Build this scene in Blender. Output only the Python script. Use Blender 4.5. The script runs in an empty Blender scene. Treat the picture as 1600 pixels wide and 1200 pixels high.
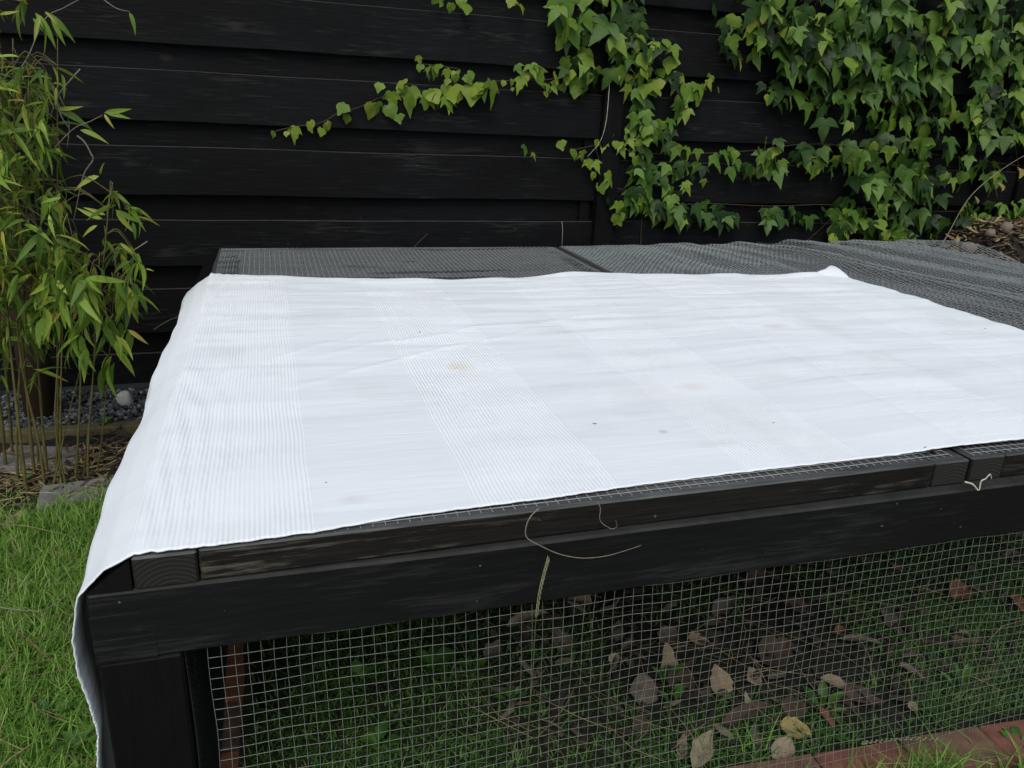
import bpy, bmesh, math, random
import numpy as np
from mathutils import Vector, Matrix, noise
random.seed(7); rng = np.random.default_rng(7)
S = bpy.context.scene
COL = S.collection
PI = math.pi

# ------------------------------------------------------------ camera
F = 1213.98
RW = np.array([[0.9564164, -0.05549577, 0.28668429],      # world <- camera (x right, y down, z forward)
               [-0.28842635, -0.33279964, 0.89780546],
               [0.04558403, -0.94136317, -0.33430147]])
CAM = np.array([0.0, 0.0, 1.31])
cam = bpy.data.cameras.new('camera')
co = bpy.data.objects.new('camera', cam); COL.objects.link(co); S.camera = co
cx_, cy_, cz_ = RW[:, 0], RW[:, 1], RW[:, 2]
m = Matrix(((cx_[0], -cy_[0], -cz_[0], CAM[0]), (cx_[1], -cy_[1], -cz_[1], CAM[1]), (cx_[2], -cy_[2], -cz_[2], CAM[2]), (0, 0, 0, 1)))
co.matrix_world = m
cam.sensor_width = 36; cam.sensor_fit = 'HORIZONTAL'; cam.lens = F / 1600 * 36
cam.clip_start = 0.05; cam.clip_end = 500

# ------------------------------------------------------------ light
w = bpy.data.worlds.new('World'); S.world = w; w.use_nodes = True
nt = w.node_tree; nt.nodes.clear()
sky = nt.nodes.new('ShaderNodeTexSky'); sky.sky_type = 'NISHITA'; sky.sun_disc = False
sky.sun_elevation = math.radians(52); sky.sun_rotation = math.radians(200)
sky.air_density = 1.0; sky.dust_density = 4.0; sky.ozone_density = 1.5
hs = nt.nodes.new('ShaderNodeHueSaturation'); hs.inputs['Saturation'].default_value = 0.64   # cloud cover greys the sky
bg = nt.nodes.new('ShaderNodeBackground'); bg.inputs['Strength'].default_value = 0.12
out = nt.nodes.new('ShaderNodeOutputWorld')
nt.links.new(sky.outputs[0], hs.inputs['Color']); nt.links.new(hs.outputs[0], bg.inputs[0]); nt.links.new(bg.outputs[0], out.inputs[0])
sl = bpy.data.lights.new('sun', 'SUN'); sl.energy = 0.6; sl.angle = math.radians(30); sl.color = (1.0, 0.97, 0.92)
so = bpy.data.objects.new('sun', sl); COL.objects.link(so)
so.rotation_euler = (math.radians(38), 0, math.radians(-20))
S.view_settings.view_transform = 'Standard'; S.view_settings.look = 'None'
S.view_settings.gamma = 1; S.view_settings.use_curve_mapping = False
S.view_settings.exposure = 0.47

# ------------------------------------------------------------ helpers
def at(px, py, ax, val):
    d = RW @ np.array([px - 800, py - 600, F]); t = (val - CAM[ax]) / d[ax]
    return CAM + t * d

def tag(o, label=None, cat=None, group=None, kind=None):
    if label: o['label'] = label
    if cat: o['category'] = cat
    if group: o['group'] = group
    if kind: o['kind'] = kind
    return o

def link(name, me, parent=None, loc=None, rot=None):
    o = bpy.data.objects.new(name, me); COL.objects.link(o)
    if parent: o.parent = parent
    if loc is not None: o.location = loc
    if rot is not None: o.rotation_euler = rot
    return o

def empty(name, loc=(0, 0, 0), rz=0):
    o = bpy.data.objects.new(name, None); COL.objects.link(o); o.location = loc
    o.rotation_euler = (0, 0, rz); o.empty_display_size = 0.1
    return o

def mesh(name, v, f, mat=None, smooth=False):
    me = bpy.data.meshes.new(name); me.from_pydata(v if isinstance(v, list) else v.tolist(), [], f if isinstance(f, list) else f.tolist())
    if mat: me.materials.append(mat)
    if smooth: me.polygons.foreach_set('use_smooth', [True] * len(me.polygons))
    me.update(); return me

def box_me(name, x0, x1, y0, y1, z0, z1, mat, bev=0.003, segx=1, wob=0.0, seed=0):
    bm = bmesh.new()
    bmesh.ops.create_cube(bm, size=1)
    for v in bm.verts:
        v.co = Vector(((x0 + x1) / 2 + v.co.x * (x1 - x0), (y0 + y1) / 2 + v.co.y * (y1 - y0), (z0 + z1) / 2 + v.co.z * (z1 - z0)))
    if bev: bmesh.ops.bevel(bm, geom=bm.edges[:], offset=bev, segments=1, affect='EDGES')
    if segx > 1:
        for k in range(1, segx):
            xx = x0 + (x1 - x0) * k / segx
            bmesh.ops.bisect_plane(bm, geom=bm.verts[:] + bm.edges[:] + bm.faces[:], plane_co=(xx, 0, 0), plane_no=(1, 0, 0))
    if wob:
        for v in bm.verts:
            n = noise.noise(Vector((v.co.x * 1.7 + seed * 9.1, v.co.z * 0.5, seed)))
            n2 = noise.noise(Vector((v.co.x * 5 + seed * 3.3, seed * 2.2, 1.0)))
            v.co.z += wob * n + wob * 0.25 * n2
            v.co.y += wob * 1.2 * noise.noise(Vector((v.co.x * 1.2, seed * 5.5, v.co.z * 2)))
    me = bpy.data.meshes.new(name); bm.to_mesh(me); bm.free(); me.materials.append(mat)
    return me

class MB:
    def __init__(s): s.v = []; s.f = []
    def tube(s, pts, r, n=4, cap=True):
        pts = [Vector(p) for p in pts]; base = len(s.v); rr = r if hasattr(r, '__len__') else [r] * len(pts)
        for i, p in enumerate(pts):
            d = (pts[min(i + 1, len(pts) - 1)] - pts[max(i - 1, 0)]).normalized()
            a = d.cross(Vector((0, 0, 1))) if abs(d.z) < 0.95 else d.cross(Vector((0, 1, 0)))
            a.normalize(); b = d.cross(a)
            for k in range(n):
                t = 2 * PI * (k + .5) / n
                s.v.append(tuple(p + (a * math.cos(t) + b * math.sin(t)) * rr[i]))
        for i in range(len(pts) - 1):
            for k in range(n):
                s.f.append((base + i * n + k, base + i * n + (k + 1) % n, base + (i + 1) * n + (k + 1) % n, base + (i + 1) * n + k))
        if cap:
            s.f.append(tuple(base + k for k in range(n))[::-1]); s.f.append(tuple(base + (len(pts) - 1) * n + k for k in range(n)))
    def add(s, v, f):
        b = len(s.v); s.v += [tuple(p) for p in v]; s.f += [tuple(b + i for i in q) for q in f]
    def me(s, name, mat, smooth=False): return mesh(name, s.v, s.f, mat, smooth)

# ------------------------------------------------------------ materials
def newmat(name):
    mt = bpy.data.materials.new(name); mt.use_nodes = True
    n = mt.node_tree.nodes; l = mt.node_tree.links
    return mt, n, l, n['Principled BSDF']

def setin(b, **k):
    for a, v in k.items(): b.inputs[a.replace('_', ' ')].default_value = v

def ramp(n, stops):
    r = n.new('ShaderNodeValToRGB'); e = r.color_ramp.elements
    while len(e) < len(stops): e.new(0.5)
    for q, (p, c) in zip(e, stops): q.position = p; q.color = (*c, 1)
    return r

def noise_node(n, l, scale, detail=4, rough=0.6, stretch=(1, 1, 1), coord='Object', rot=(0, 0, 0)):
    tc = n.new('ShaderNodeTexCoord'); mp = n.new('ShaderNodeMapping'); mp.inputs['Scale'].default_value = stretch; mp.inputs['Rotation'].default_value = rot
    t = n.new('ShaderNodeTexNoise'); t.inputs['Scale'].default_value = scale; t.inputs['Detail'].default_value = detail; t.inputs['Roughness'].default_value = rough
    l.new(tc.outputs[coord], mp.inputs[0]); l.new(mp.outputs[0], t.inputs['Vector'])
    return t

def wood(name, c0, c1, c2, rough=0.75, bump=0.5, along='x', wear=0.62, spec=0.35):
    """painted or stained board: fine grain along the board, worn streaks and pale specks"""
    mt, n, l, b = newmat(name)
    st = (1, 14, 14) if along == 'x' else (14, 1, 14) if along == 'y' else (14, 14, 1)
    g = noise_node(n, l, 9, 6, 0.65, st)
    st2 = (1, 5, 5) if along == 'x' else (5, 1, 5) if along == 'y' else (5, 5, 1)
    p = noise_node(n, l, 2.3, 5, 0.6, st2)
    r1 = ramp(n, [(0.3, c0), (0.7, c1)]); l.new(g.outputs[0], r1.inputs[0])
    mul = n.new('ShaderNodeMath'); mul.operation = 'MULTIPLY'; l.new(g.outputs[0], mul.inputs[0]); l.new(p.outputs[0], mul.inputs[1])
    r2 = ramp(n, [(wear * 0.6, (0, 0, 0)), (wear * 0.6 + 0.1, (1, 1, 1))]); l.new(mul.outputs[0], r2.inputs[0])
    mx = n.new('ShaderNodeMixRGB'); l.new(r2.outputs[0], mx.inputs[0]); l.new(r1.outputs[0], mx.inputs[1]); mx.inputs[2].default_value = (*c2, 1)
    # flecks of bird lime / chipped paint
    v = noise_node(n, l, 70, 2, 0.5); r3 = ramp(n, [(0.765, (0, 0, 0)), (0.79, (1, 1, 1))]); l.new(v.outputs[0], r3.inputs[0])
    mx2 = n.new('ShaderNodeMixRGB'); l.new(r3.outputs[0], mx2.inputs[0]); l.new(mx.outputs[0], mx2.inputs[1]); mx2.inputs[2].default_value = (0.085, 0.085, 0.08, 1)
    fd = noise_node(n, l, 1.6, 4, 0.6, (0.6, 1, 1)); fm = n.new('ShaderNodeMapRange'); fm.inputs[1].default_value = 0.3; fm.inputs[2].default_value = 0.7; fm.inputs[3].default_value = 0.45; fm.inputs[4].default_value = 1.75
    l.new(fd.outputs[0], fm.inputs[0]); cb = n.new('ShaderNodeVectorMath'); cb.operation = 'SCALE'; l.new(mx2.outputs[0], cb.inputs[0]); l.new(fm.outputs[0], cb.inputs['Scale'])
    # knots: rare rings where a branch was
    tk = n.new('ShaderNodeTexCoord'); km = n.new('ShaderNodeMapping'); km.inputs['Scale'].default_value = (0.75, 1, 1.5) if along == 'x' else (1, 1, 1); vk = n.new('ShaderNodeTexVoronoi'); vk.inputs['Scale'].default_value = 3.1
    l.new(tk.outputs['Object'], km.inputs[0]); l.new(km.outputs[0], vk.inputs['Vector']); kr = ramp(n, [(0.0, (0.25, 0.25, 0.25)), (0.028, (1, 1, 1)), (0.055, (0.5, 0.5, 0.5)), (0.085, (0, 0, 0))]); l.new(vk.outputs['Distance'], kr.inputs[0])
    kx = n.new('ShaderNodeMixRGB'); l.new(kr.outputs[0], kx.inputs[0]); l.new(cb.outputs[0], kx.inputs[1]); kx.inputs[2].default_value = (c2[0] * 1.5, c2[1] * 1.3, c2[2] * 0.95, 1)
    l.new(kx.outputs[0], b.inputs['Base Color'])
    bp = n.new('ShaderNodeBump'); bp.inputs['Strength'].default_value = bump; bp.inputs['Distance'].default_value = 0.002
    l.new(g.outputs[0], bp.inputs['Height']); l.new(bp.outputs[0], b.inputs['Normal'])
    rr = n.new('ShaderNodeMapRange'); rr.inputs[3].default_value = rough - 0.15; rr.inputs[4].default_value = rough + 0.15
    l.new(p.outputs[0], rr.inputs[0]); l.new(rr.outputs[0], b.inputs['Roughness'])
    b.inputs['Specular IOR Level'].default_value = spec
    return mt

M = {}
M['fence'] = wood('black_fence_stain', (0.0012, 0.0015, 0.0017), (0.0042, 0.0050, 0.0058), (0.014, 0.0145, 0.014), 0.7, 0.8, 'x', 0.50, 0.13)
M['fence_post'] = wood('black_post_stain', (0.0012, 0.0013, 0.0015), (0.0035, 0.004, 0.0046), (0.012, 0.012, 0.012), 0.75, 0.5, 'z', 0.64, 0.12)
M['beam'] = wood('black_beam_paint', (0.002, 0.0022, 0.0025), (0.0042, 0.0047, 0.0054), (0.011, 0.0115, 0.012), 0.6, 0.4, 'x', 0.48, 0.22)
M['post'] = wood('black_post_paint', (0.0012, 0.0012, 0.0013), (0.003, 0.003, 0.0034), (0.008, 0.008, 0.008), 0.65, 0.3, 'z', 0.66, 0.15)
M['rail'] = wood('worn_black_rail', (0.0028, 0.0027, 0.0022), (0.010, 0.0095, 0.0078), (0.060, 0.056, 0.046), 0.75, 0.9, 'x', 0.46, 0.2)
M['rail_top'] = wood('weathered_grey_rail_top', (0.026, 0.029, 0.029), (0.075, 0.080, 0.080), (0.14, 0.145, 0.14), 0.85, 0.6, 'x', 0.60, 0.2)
M['rail_side'] = wood('worn_black_side_rail', (0.004, 0.0038, 0.003), (0.012, 0.0115, 0.010), (0.04, 0.037, 0.032), 0.75, 0.8, 'y', 0.58, 0.2)

def endgrain():
    mt, n, l, b = newmat('worn_end_grain')
    tc = n.new('ShaderNodeTexCoord'); mp = n.new('ShaderNodeMapping'); mp.inputs['Location'].default_value = (-0.05, 0, 0.025); mp.inputs['Scale'].default_value = (0.085, 0, 0.052)
    wv = n.new('ShaderNodeTexWave'); wv.wave_type = 'RINGS'; wv.rings_direction = 'Y'; wv.inputs['Scale'].default_value = 44; wv.inputs['Distortion'].default_value = 1.0; wv.inputs['Detail'].default_value = 3
    l.new(tc.outputs['Generated'], mp.inputs[0]); l.new(mp.outputs[0], wv.inputs[0])
    r = ramp(n, [(0.2, (0.0045, 0.0043, 0.0036)), (0.8, (0.0075, 0.0072, 0.006)), (1.0, (0.014, 0.0135, 0.012))]); l.new(wv.outputs[0], r.inputs[0])
    l.new(r.outputs[0], b.inputs['Base Color']); setin(b, Roughness=0.85)
    bp = n.new('ShaderNodeBump'); bp.inputs['Strength'].default_value = 0.5; bp.inputs['Distance'].default_value = 0.001; l.new(wv.outputs[0], bp.inputs['Height']); l.new(bp.outputs[0], b.inputs['Normal'])
    return mt
M['end'] = endgrain()

def simple(name, col, rough=0.7, metal=0.0, var=0.25, scale=20, bump=0.2, dist=0.002, spec=0.3):
    mt, n, l, b = newmat(name)
    t = noise_node(n, l, scale, 5, 0.65)
    r = ramp(n, [(0.25, tuple(c * (1 - var) for c in col)), (0.75, tuple(c * (1 + var) for c in col))])
    l.new(t.outputs[0], r.inputs[0]); l.new(r.outputs[0], b.inputs['Base Color'])
    setin(b, Roughness=rough, Metallic=metal); b.inputs['Specular IOR Level'].default_value = spec
    if bump:
        bp = n.new('ShaderNodeBump'); bp.inputs['Strength'].default_value = bump; bp.inputs['Distance'].default_value = dist
        l.new(t.outputs[0], bp.inputs['Height']); l.new(bp.outputs[0], b.inputs['Normal'])
    return mt
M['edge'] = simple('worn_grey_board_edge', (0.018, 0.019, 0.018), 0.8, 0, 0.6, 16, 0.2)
M['wire'] = simple('galvanised_wire', (0.19, 0.215, 0.20), 0.5, 0.25, 0.2, 60, 0)
M['wire_lid'] = simple('bright_galvanised_wire', (0.34, 0.365, 0.365), 0.5, 0.15, 0.2, 60, 0)
M['plastic_mesh'] = simple('dark_green_plastic_mesh', (0.016, 0.021, 0.019), 0.6, 0, 0.2, 40, 0)
M['net'] = simple('grey_knitted_net', (0.155, 0.180, 0.184), 0.85, 0, 0.22, 5, 0)
M['net_dark'] = simple('dark_grey_knitted_net', (0.032, 0.042, 0.044), 0.85, 0, 0.22, 5, 0)
M['cord'] = simple('dark_net_cord', (0.03, 0.034, 0.038), 0.8, 0, 0.2, 30, 0)
M['brick'] = simple('red_brick', (0.135, 0.058, 0.042), 0.9, 0, 0.45, 22, 0.6)
M['brick_orange'] = simple('orange_brick', (0.22, 0.085, 0.045), 0.9, 0, 0.4, 22, 0.6)
M['brick_dark'] = simple('brown_brick', (0.12, 0.072, 0.048), 0.9, 0, 0.5, 22, 0.6)
M['kerb'] = simple('weathered_olive_board', (0.085, 0.074, 0.036), 0.9, 0, 0.4, 14, 0.4)
M['slab'] = simple('grey_concrete', (0.12, 0.12, 0.115), 0.95, 0, 0.5, 14, 0.8, 0.006)
M['soil'] = simple('dark_soil', (0.012, 0.010, 0.0075), 0.95, 0, 0.75, 28, 1.0, 0.01)
M['brown_post'] = wood('brown_post_wood', (0.018, 0.010, 0.007), (0.035, 0.018, 0.012), (0.05, 0.03, 0.02), 0.8, 0.5, 'z', 0.66, 0.3)
M['pebble'] = simple('brown_pebble', (0.15, 0.125, 0.10), 0.8, 0, 0.35, 18, 0.3)
M['white_stone'] = simple('pale_quartz_stone', (0.32, 0.32, 0.31), 0.8, 0, 0.35, 25, 0.4)
M['culm'] = simple('bamboo_culm', (0.085, 0.075, 0.022), 0.6, 0, 0.5, 16, 0.1)
M['twig'] = simple('pale_dry_twig', (0.17, 0.15, 0.11), 0.8, 0, 0.3, 30, 0)
M['vine'] = simple('brown_vine_stem', (0.045, 0.032, 0.02), 0.8, 0, 0.3, 30, 0)
M['root'] = simple('bleached_root', (0.45, 0.44, 0.38), 0.8, 0, 0.2, 40, 0)
M['stalk'] = simple('green_grass_stalk', (0.075, 0.095, 0.03), 0.6, 0, 0.3, 40, 0)
M['seed'] = simple('grass_seed_head', (0.17, 0.18, 0.09), 0.7, 0, 0.35, 90, 0)

def ground_mat():
    mt, n, l, b = newmat('lawn_ground')
    t = noise_node(n, l, 6, 8, 0.7); t2 = noise_node(n, l, 60, 4, 0.7)
    r = ramp(n, [(0.3, (0.018, 0.014, 0.008)), (0.55, (0.028, 0.040, 0.012)), (0.8, (0.045, 0.075, 0.018))])
    mx = n.new('ShaderNodeMath'); mx.operation = 'ADD'; h = n.new('ShaderNodeMath'); h.operation = 'MULTIPLY'; h.inputs[1].default_value = 0.5
    l.new(t.outputs[0], mx.inputs[0]); l.new(t2.outputs[0], mx.inputs[1]); l.new(mx.outputs[0], h.inputs[0]); l.new(h.outputs[0], r.inputs[0])
    l.new(r.outputs[0], b.inputs['Base Color']); setin(b, Roughness=0.95)
    bp = n.new('ShaderNodeBump'); bp.inputs['Distance'].default_value = 0.01; l.new(t2.outputs[0], bp.inputs['Height']); l.new(bp.outputs[0], b.inputs['Normal'])
    return mt
M['ground'] = ground_mat()
M['moss_soil'] = simple('mossy_dark_soil', (0.011, 0.013, 0.006), 0.95, 0, 0.95, 32, 1.0, 0.02)

def leafmat(name, stops, trans=0.25, rough=0.5, island=False, veins=True, spec=0.3, nscale=9):
    mt, n, l, b = newmat(name)
    if island:
        g = n.new('ShaderNodeNewGeometry'); rnd = g.outputs['Random Per Island']
    else:
        g = n.new('ShaderNodeObjectInfo'); rnd = g.outputs['Random']
    t = noise_node(n, l, nscale, 3, 0.6)
    ad = n.new('ShaderNodeMath'); ad.operation = 'MULTIPLY_ADD'; l.new(t.outputs[0], ad.inputs[0]); ad.inputs[1].default_value = 0.45; ad.inputs[2].default_value = -0.22
    a2 = n.new('ShaderNodeMath'); a2.operation = 'ADD'; a2.use_clamp = True; l.new(rnd, a2.inputs[0]); l.new(ad.outputs[0], a2.inputs[1])
    r = ramp(n, stops); l.new(a2.outputs[0], r.inputs[0])
    l.new(r.outputs[0], b.inputs['Base Color']); setin(b, Roughness=rough); b.inputs['Specular IOR Level'].default_value = spec
    if veins:
        bp = n.new('ShaderNodeBump'); bp.inputs['Strength'].default_value = 0.4; bp.inputs['Distance'].default_value = 0.002
        l.new(t.outputs[0], bp.inputs['Height']); l.new(bp.outputs[0], b.inputs['Normal'])
    if trans:
        tr = n.new('ShaderNodeBsdfTranslucent'); l.new(r.outputs[0], tr.inputs[0])
        ms = n.new('ShaderNodeMixShader'); ms.inputs[0].default_value = trans
        l.new(b.outputs[0], ms.inputs[1]); l.new(tr.outputs[0], ms.inputs[2]); l.new(ms.outputs[0], n['Material Output'].inputs[0])
    return mt
IV = [(0.0, (0.006, 0.020, 0.004)), (0.25, (0.022, 0.060, 0.010)), (0.6, (0.056, 0.130, 0.016)), (0.9, (0.095, 0.185, 0.022)), (1.0, (0.14, 0.22, 0.026))]
IVY_Y = [(0.0, (0.09, 0.175, 0.02)), (0.5, (0.15, 0.245, 0.026)), (1.0, (0.22, 0.29, 0.04))]
BAM = [(0.0, (0.045, 0.085, 0.014)), (0.3, (0.085, 0.145, 0.018)), (0.65, (0.14, 0.20, 0.028)), (0.92, (0.21, 0.25, 0.04)), (1.0, (0.30, 0.22, 0.05))]
M['ivy'] = leafmat('ivy_leaf', IV); M['ivy_i'] = leafmat('ivy_leaf_mass', IV, island=True)
M['ivy_young'] = leafmat('young_ivy_leaf', IVY_Y, 0.35)
M['ivy_young_i'] = leafmat('young_ivy_leaf_mass', IVY_Y, 0.35, island=True)
BAM = [(p, (c[0] * 1.5, c[1] * 1.62, c[2] * 1.5)) for p, c in BAM]
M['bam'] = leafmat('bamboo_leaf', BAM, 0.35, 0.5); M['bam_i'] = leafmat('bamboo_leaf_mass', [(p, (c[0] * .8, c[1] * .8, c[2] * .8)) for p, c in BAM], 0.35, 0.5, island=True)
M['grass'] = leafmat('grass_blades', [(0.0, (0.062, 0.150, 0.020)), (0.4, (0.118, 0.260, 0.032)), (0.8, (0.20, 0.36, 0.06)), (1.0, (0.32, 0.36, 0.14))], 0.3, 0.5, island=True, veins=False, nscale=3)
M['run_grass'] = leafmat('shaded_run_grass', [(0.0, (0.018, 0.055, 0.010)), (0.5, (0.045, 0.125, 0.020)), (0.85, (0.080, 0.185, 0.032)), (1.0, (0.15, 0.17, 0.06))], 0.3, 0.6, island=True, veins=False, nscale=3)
M['straw'] = leafmat('dry_straw', [(0.0, (0.06, 0.042, 0.022)), (0.5, (0.15, 0.11, 0.055)), (1.0, (0.30, 0.24, 0.13))], 0.1, 0.8, island=True, veins=False)
M['litter'] = leafmat('leaf_litter', [(0.0, (0.010, 0.008, 0.006)), (0.5, (0.026, 0.020, 0.014)), (0.85, (0.055, 0.044, 0.031)), (1.0, (0.11, 0.095, 0.065))], 0.05, 0.85, island=True, veins=False)
M['gravel'] = leafmat('blue_grey_gravel', [(0.0, (0.014, 0.018, 0.021)), (0.5, (0.042, 0.049, 0.056)), (0.9, (0.09, 0.10, 0.108)), (1.0, (0.19, 0.19, 0.18))], 0, 0.8, island=True, nscale=30)
M['weed'] = leafmat('weed_leaf', [(0.0, (0.03, 0.085, 0.015)), (1.0, (0.07, 0.17, 0.025))], 0.3, 0.5)

def dryleaf(name, c):
    mt, n, l, b = newmat(name)
    c = tuple(q * 0.52 for q in c)
    t = noise_node(n, l, 55, 6, 0.75); t2 = noise_node(n, l, 120, 2, 0.5, (1, 5, 1))
    r = ramp(n, [(0.2, tuple(q * 0.5 for q in c)), (0.5, c), (0.8, tuple(min(1, q * 1.35) for q in c))])
    l.new(t.outputs[0], r.inputs[0]); l.new(r.outputs[0], b.inputs['Base Color']); setin(b, Roughness=0.85)
    bp = n.new('ShaderNodeBump'); bp.inputs['Strength'].default_value = 0.7; bp.inputs['Distance'].default_value = 0.002
    l.new(t2.outputs[0], bp.inputs['Height']); l.new(bp.outputs[0], b.inputs['Normal'])
    return mt
DL = {'tan': dryleaf('tan_dead_leaf', (0.30, 0.24, 0.15)), 'pale': dryleaf('pale_dead_leaf', (0.38, 0.33, 0.21)), 'grey': dryleaf('grey_dead_leaf', (0.14, 0.12, 0.09)),
      'rust': dryleaf('rust_dead_leaf', (0.20, 0.085, 0.03)), 'brown': dryleaf('brown_dead_leaf', (0.08, 0.045, 0.028)), 'yellow': dryleaf('yellow_dead_leaf', (0.40, 0.33, 0.10)),
      'red': dryleaf('red_dead_leaf', (0.28, 0.05, 0.03))}

# ------------------------------------------------------------ cloth material
def cloth_mat():
    mt, n, l, b = newmat('white_ribbed_cotton')
    uv = n.new('ShaderNodeUVMap'); uv.uv_map = 'UVMap'; sp = n.new('ShaderNodeSeparateXYZ'); l.new(uv.outputs[0], sp.inputs[0])
    def mth(op, a, bb=None, c=None, clamp=False):
        q = n.new('ShaderNodeMath'); q.operation = op; q.use_clamp = clamp
        for i, s_ in enumerate((a, bb, c)):
            if s_ is None: continue
            if hasattr(s_, 'is_linked') or hasattr(s_, 'links'): l.new(s_, q.inputs[i])
            else: q.inputs[i].default_value = s_
        return q.outputs[0]
    U, V = sp.outputs[0], sp.outputs[1]
    # wandering of the ribs
    nz = n.new('ShaderNodeTexNoise'); nz.inputs['Scale'].default_value = 3.0; nz.inputs['Detail'].default_value = 2; l.new(uv.outputs[0], nz.inputs['Vector'])
    uw = mth('MULTIPLY_ADD', nz.outputs[0], 0.012, U)
    # bands: ribbed where frac((u-0.045)/0.51) > 0.5
    fr = mth('FRACT', mth('MULTIPLY_ADD', uw, 1 / 0.515, -0.045 / 0.515 + 4))
    band = n.new('ShaderNodeMapRange'); band.inputs[1].default_value = 0.485; band.inputs[2].default_value = 0.50; l.new(fr, band.inputs[0])
    rib = mth('SINE', mth('MULTIPLY', uw, 2 * PI / 0.0074))
    # ribs fade and swell
    nz2 = n.new('ShaderNodeTexNoise'); nz2.inputs['Scale'].default_value = 7; nz2.inputs['Detail'].default_value = 4; l.new(uv.outputs[0], nz2.inputs['Vector'])
    mr = n.new('ShaderNodeMapRange'); mr.inputs[1].default_value = 0.30; mr.inputs[2].default_value = 0.62; mr.inputs[3].default_value = 0.25; mr.inputs[4].default_value = 1.0; l.new(nz2.outputs[0], mr.inputs[0])
    ribh = mth('MULTIPLY', mth('MULTIPLY', rib, band.outputs[0]), mr.outputs[0])
    b1 = n.new('ShaderNodeBump'); b1.inputs['Strength'].default_value = 0.50; b1.inputs['Distance'].default_value = 0.0010; l.new(ribh, b1.inputs['Height'])
    # cross creases, mostly running left to right, stronger at the far side
    mp = n.new('ShaderNodeMapping'); mp.inputs['Scale'].default_value = (3.2, 26, 1); mp.inputs['Rotation'].default_value = (0, 0, 0.10); l.new(uv.outputs[0], mp.inputs[0])
    cr = n.new('ShaderNodeTexNoise'); cr.inputs['Scale'].default_value = 1.0; cr.inputs['Detail'].default_value = 5; cr.inputs['Roughness'].default_value = 0.6; cr.inputs['Distortion'].default_value = 0.5; l.new(mp.outputs[0], cr.inputs['Vector'])
    far = n.new('ShaderNodeMapRange'); far.inputs[1].default_value = 1.1; far.inputs[2].default_value = 2.7; far.inputs[3].default_value = 0.35; far.inputs[4].default_value = 1.0; l.new(V, far.inputs[0])
    crh = mth('MULTIPLY', cr.outputs[0], far.outputs[0])
    b2 = n.new('ShaderNodeBump'); b2.inputs['Strength'].default_value = 0.46; b2.inputs['Distance'].default_value = 0.012; l.new(crh, b2.inputs['Height']); l.new(b1.outputs[0], b2.inputs['Normal'])
    wv = n.new('ShaderNodeTexNoise'); wv.inputs['Scale'].default_value = 450; l.new(uv.outputs[0], wv.inputs['Vector'])
    b3 = n.new('ShaderNodeBump'); b3.inputs['Strength'].default_value = 0.25; b3.inputs['Distance'].default_value = 0.0006; l.new(wv.outputs[0], b3.inputs['Height']); l.new(b2.outputs[0], b3.inputs['Normal'])
    l.new(b3.outputs[0], b.inputs['Normal'])
    # colour: white, smooth bands a touch greyer (thinner), stains and specks
    mx = n.new('ShaderNodeMixRGB'); l.new(band.outputs[0], mx.inputs[0]); mx.inputs[1].default_value = (0.70, 0.760, 0.789, 1); mx.inputs[2].default_value = (0.745, 0.802, 0.83, 1)
    st = n.new('ShaderNodeTexNoise'); st.inputs['Scale'].default_value = 3.5; st.inputs['Detail'].default_value = 6; l.new(uv.outputs[0], st.inputs['Vector'])
    sr = ramp(n, [(0.55, (1, 1, 1)), (0.80, (0.88, 0.88, 0.87))]); l.new(st.outputs[0], sr.inputs[0])
    m2 = n.new('ShaderNodeMixRGB'); m2.blend_type = 'MULTIPLY'; m2.inputs[0].default_value = 1; l.new(mx.outputs[0], m2.inputs[1]); l.new(sr.outputs[0], m2.inputs[2])
    def spot(cu, cv, ru, rv, col, prev, edge=0.25, k=1.0):
        du = mth('MULTIPLY', mth('SUBTRACT', U, cu), 1 / ru); dv = mth('MULTIPLY', mth('SUBTRACT', V, cv), 1 / rv)
        d = mth('SQRT', mth('ADD', mth('MULTIPLY', du, du), mth('MULTIPLY', dv, dv)))
        d = mth('ADD', d, mth('MULTIPLY_ADD', nz2.outputs[0], 1.1, -0.55))
        r_ = n.new('ShaderNodeMapRange'); r_.inputs[1].default_value = 1.0; r_.inputs[2].default_value = 1.0 - edge; r_.inputs[3].default_value = 0; r_.inputs[4].default_value = k; l.new(d, r_.inputs[0])
        q = n.new('ShaderNodeMixRGB'); l.new(r_.outputs[0], q.inputs[0]); l.new(prev, q.inputs[1]); q.inputs[2].default_value = (*col, 1); return q.outputs[0]
    c = m2.outputs[0]
    P = at(718, 577, 2, 0.7); c = spot(P[0], P[1], 0.042, 0.055, (0.67, 0.67, 0.585), c, 0.7, 0.75)
    P = at(1000, 620, 2, 0.7); c = spot(P[0], P[1], 0.11, 0.10, (0.60, 0.61, 0.60), c, 0.9, 0.35)
    P = at(1035, 682, 2, 0.7); c = spot(P[0], P[1], 0.014, 0.012, (0.42, 0.38, 0.30), c, 0.7, 0.5)
    P = at(548, 788, 2, 0.7); c = spot(P[0], P[1], 0.035, 0.02, (0.58, 0.56, 0.55), c, 0.9, 0.45)
    P = at(1120, 700, 2, 0.7); c = spot(P[0], P[1], 0.08, 0.02, (0.6, 0.6, 0.58), c, 0.9, 0.4)
    P = at(1210, 520, 2, 0.7); c = spot(P[0], P[1], 0.05, 0.03, (0.55, 0.54, 0.50), c, 0.9, 0.5)
    P = at(1080, 610, 2, 0.7); c = spot(P[0], P[1], 0.05, 0.03, (0.62, 0.60, 0.55), c, 0.9, 0.4)
    # specks of dirt
    vo = n.new('ShaderNodeTexVoronoi'); vo.inputs['Scale'].default_value = 13; l.new(uv.outputs[0], vo.inputs['Vector'])
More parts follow.
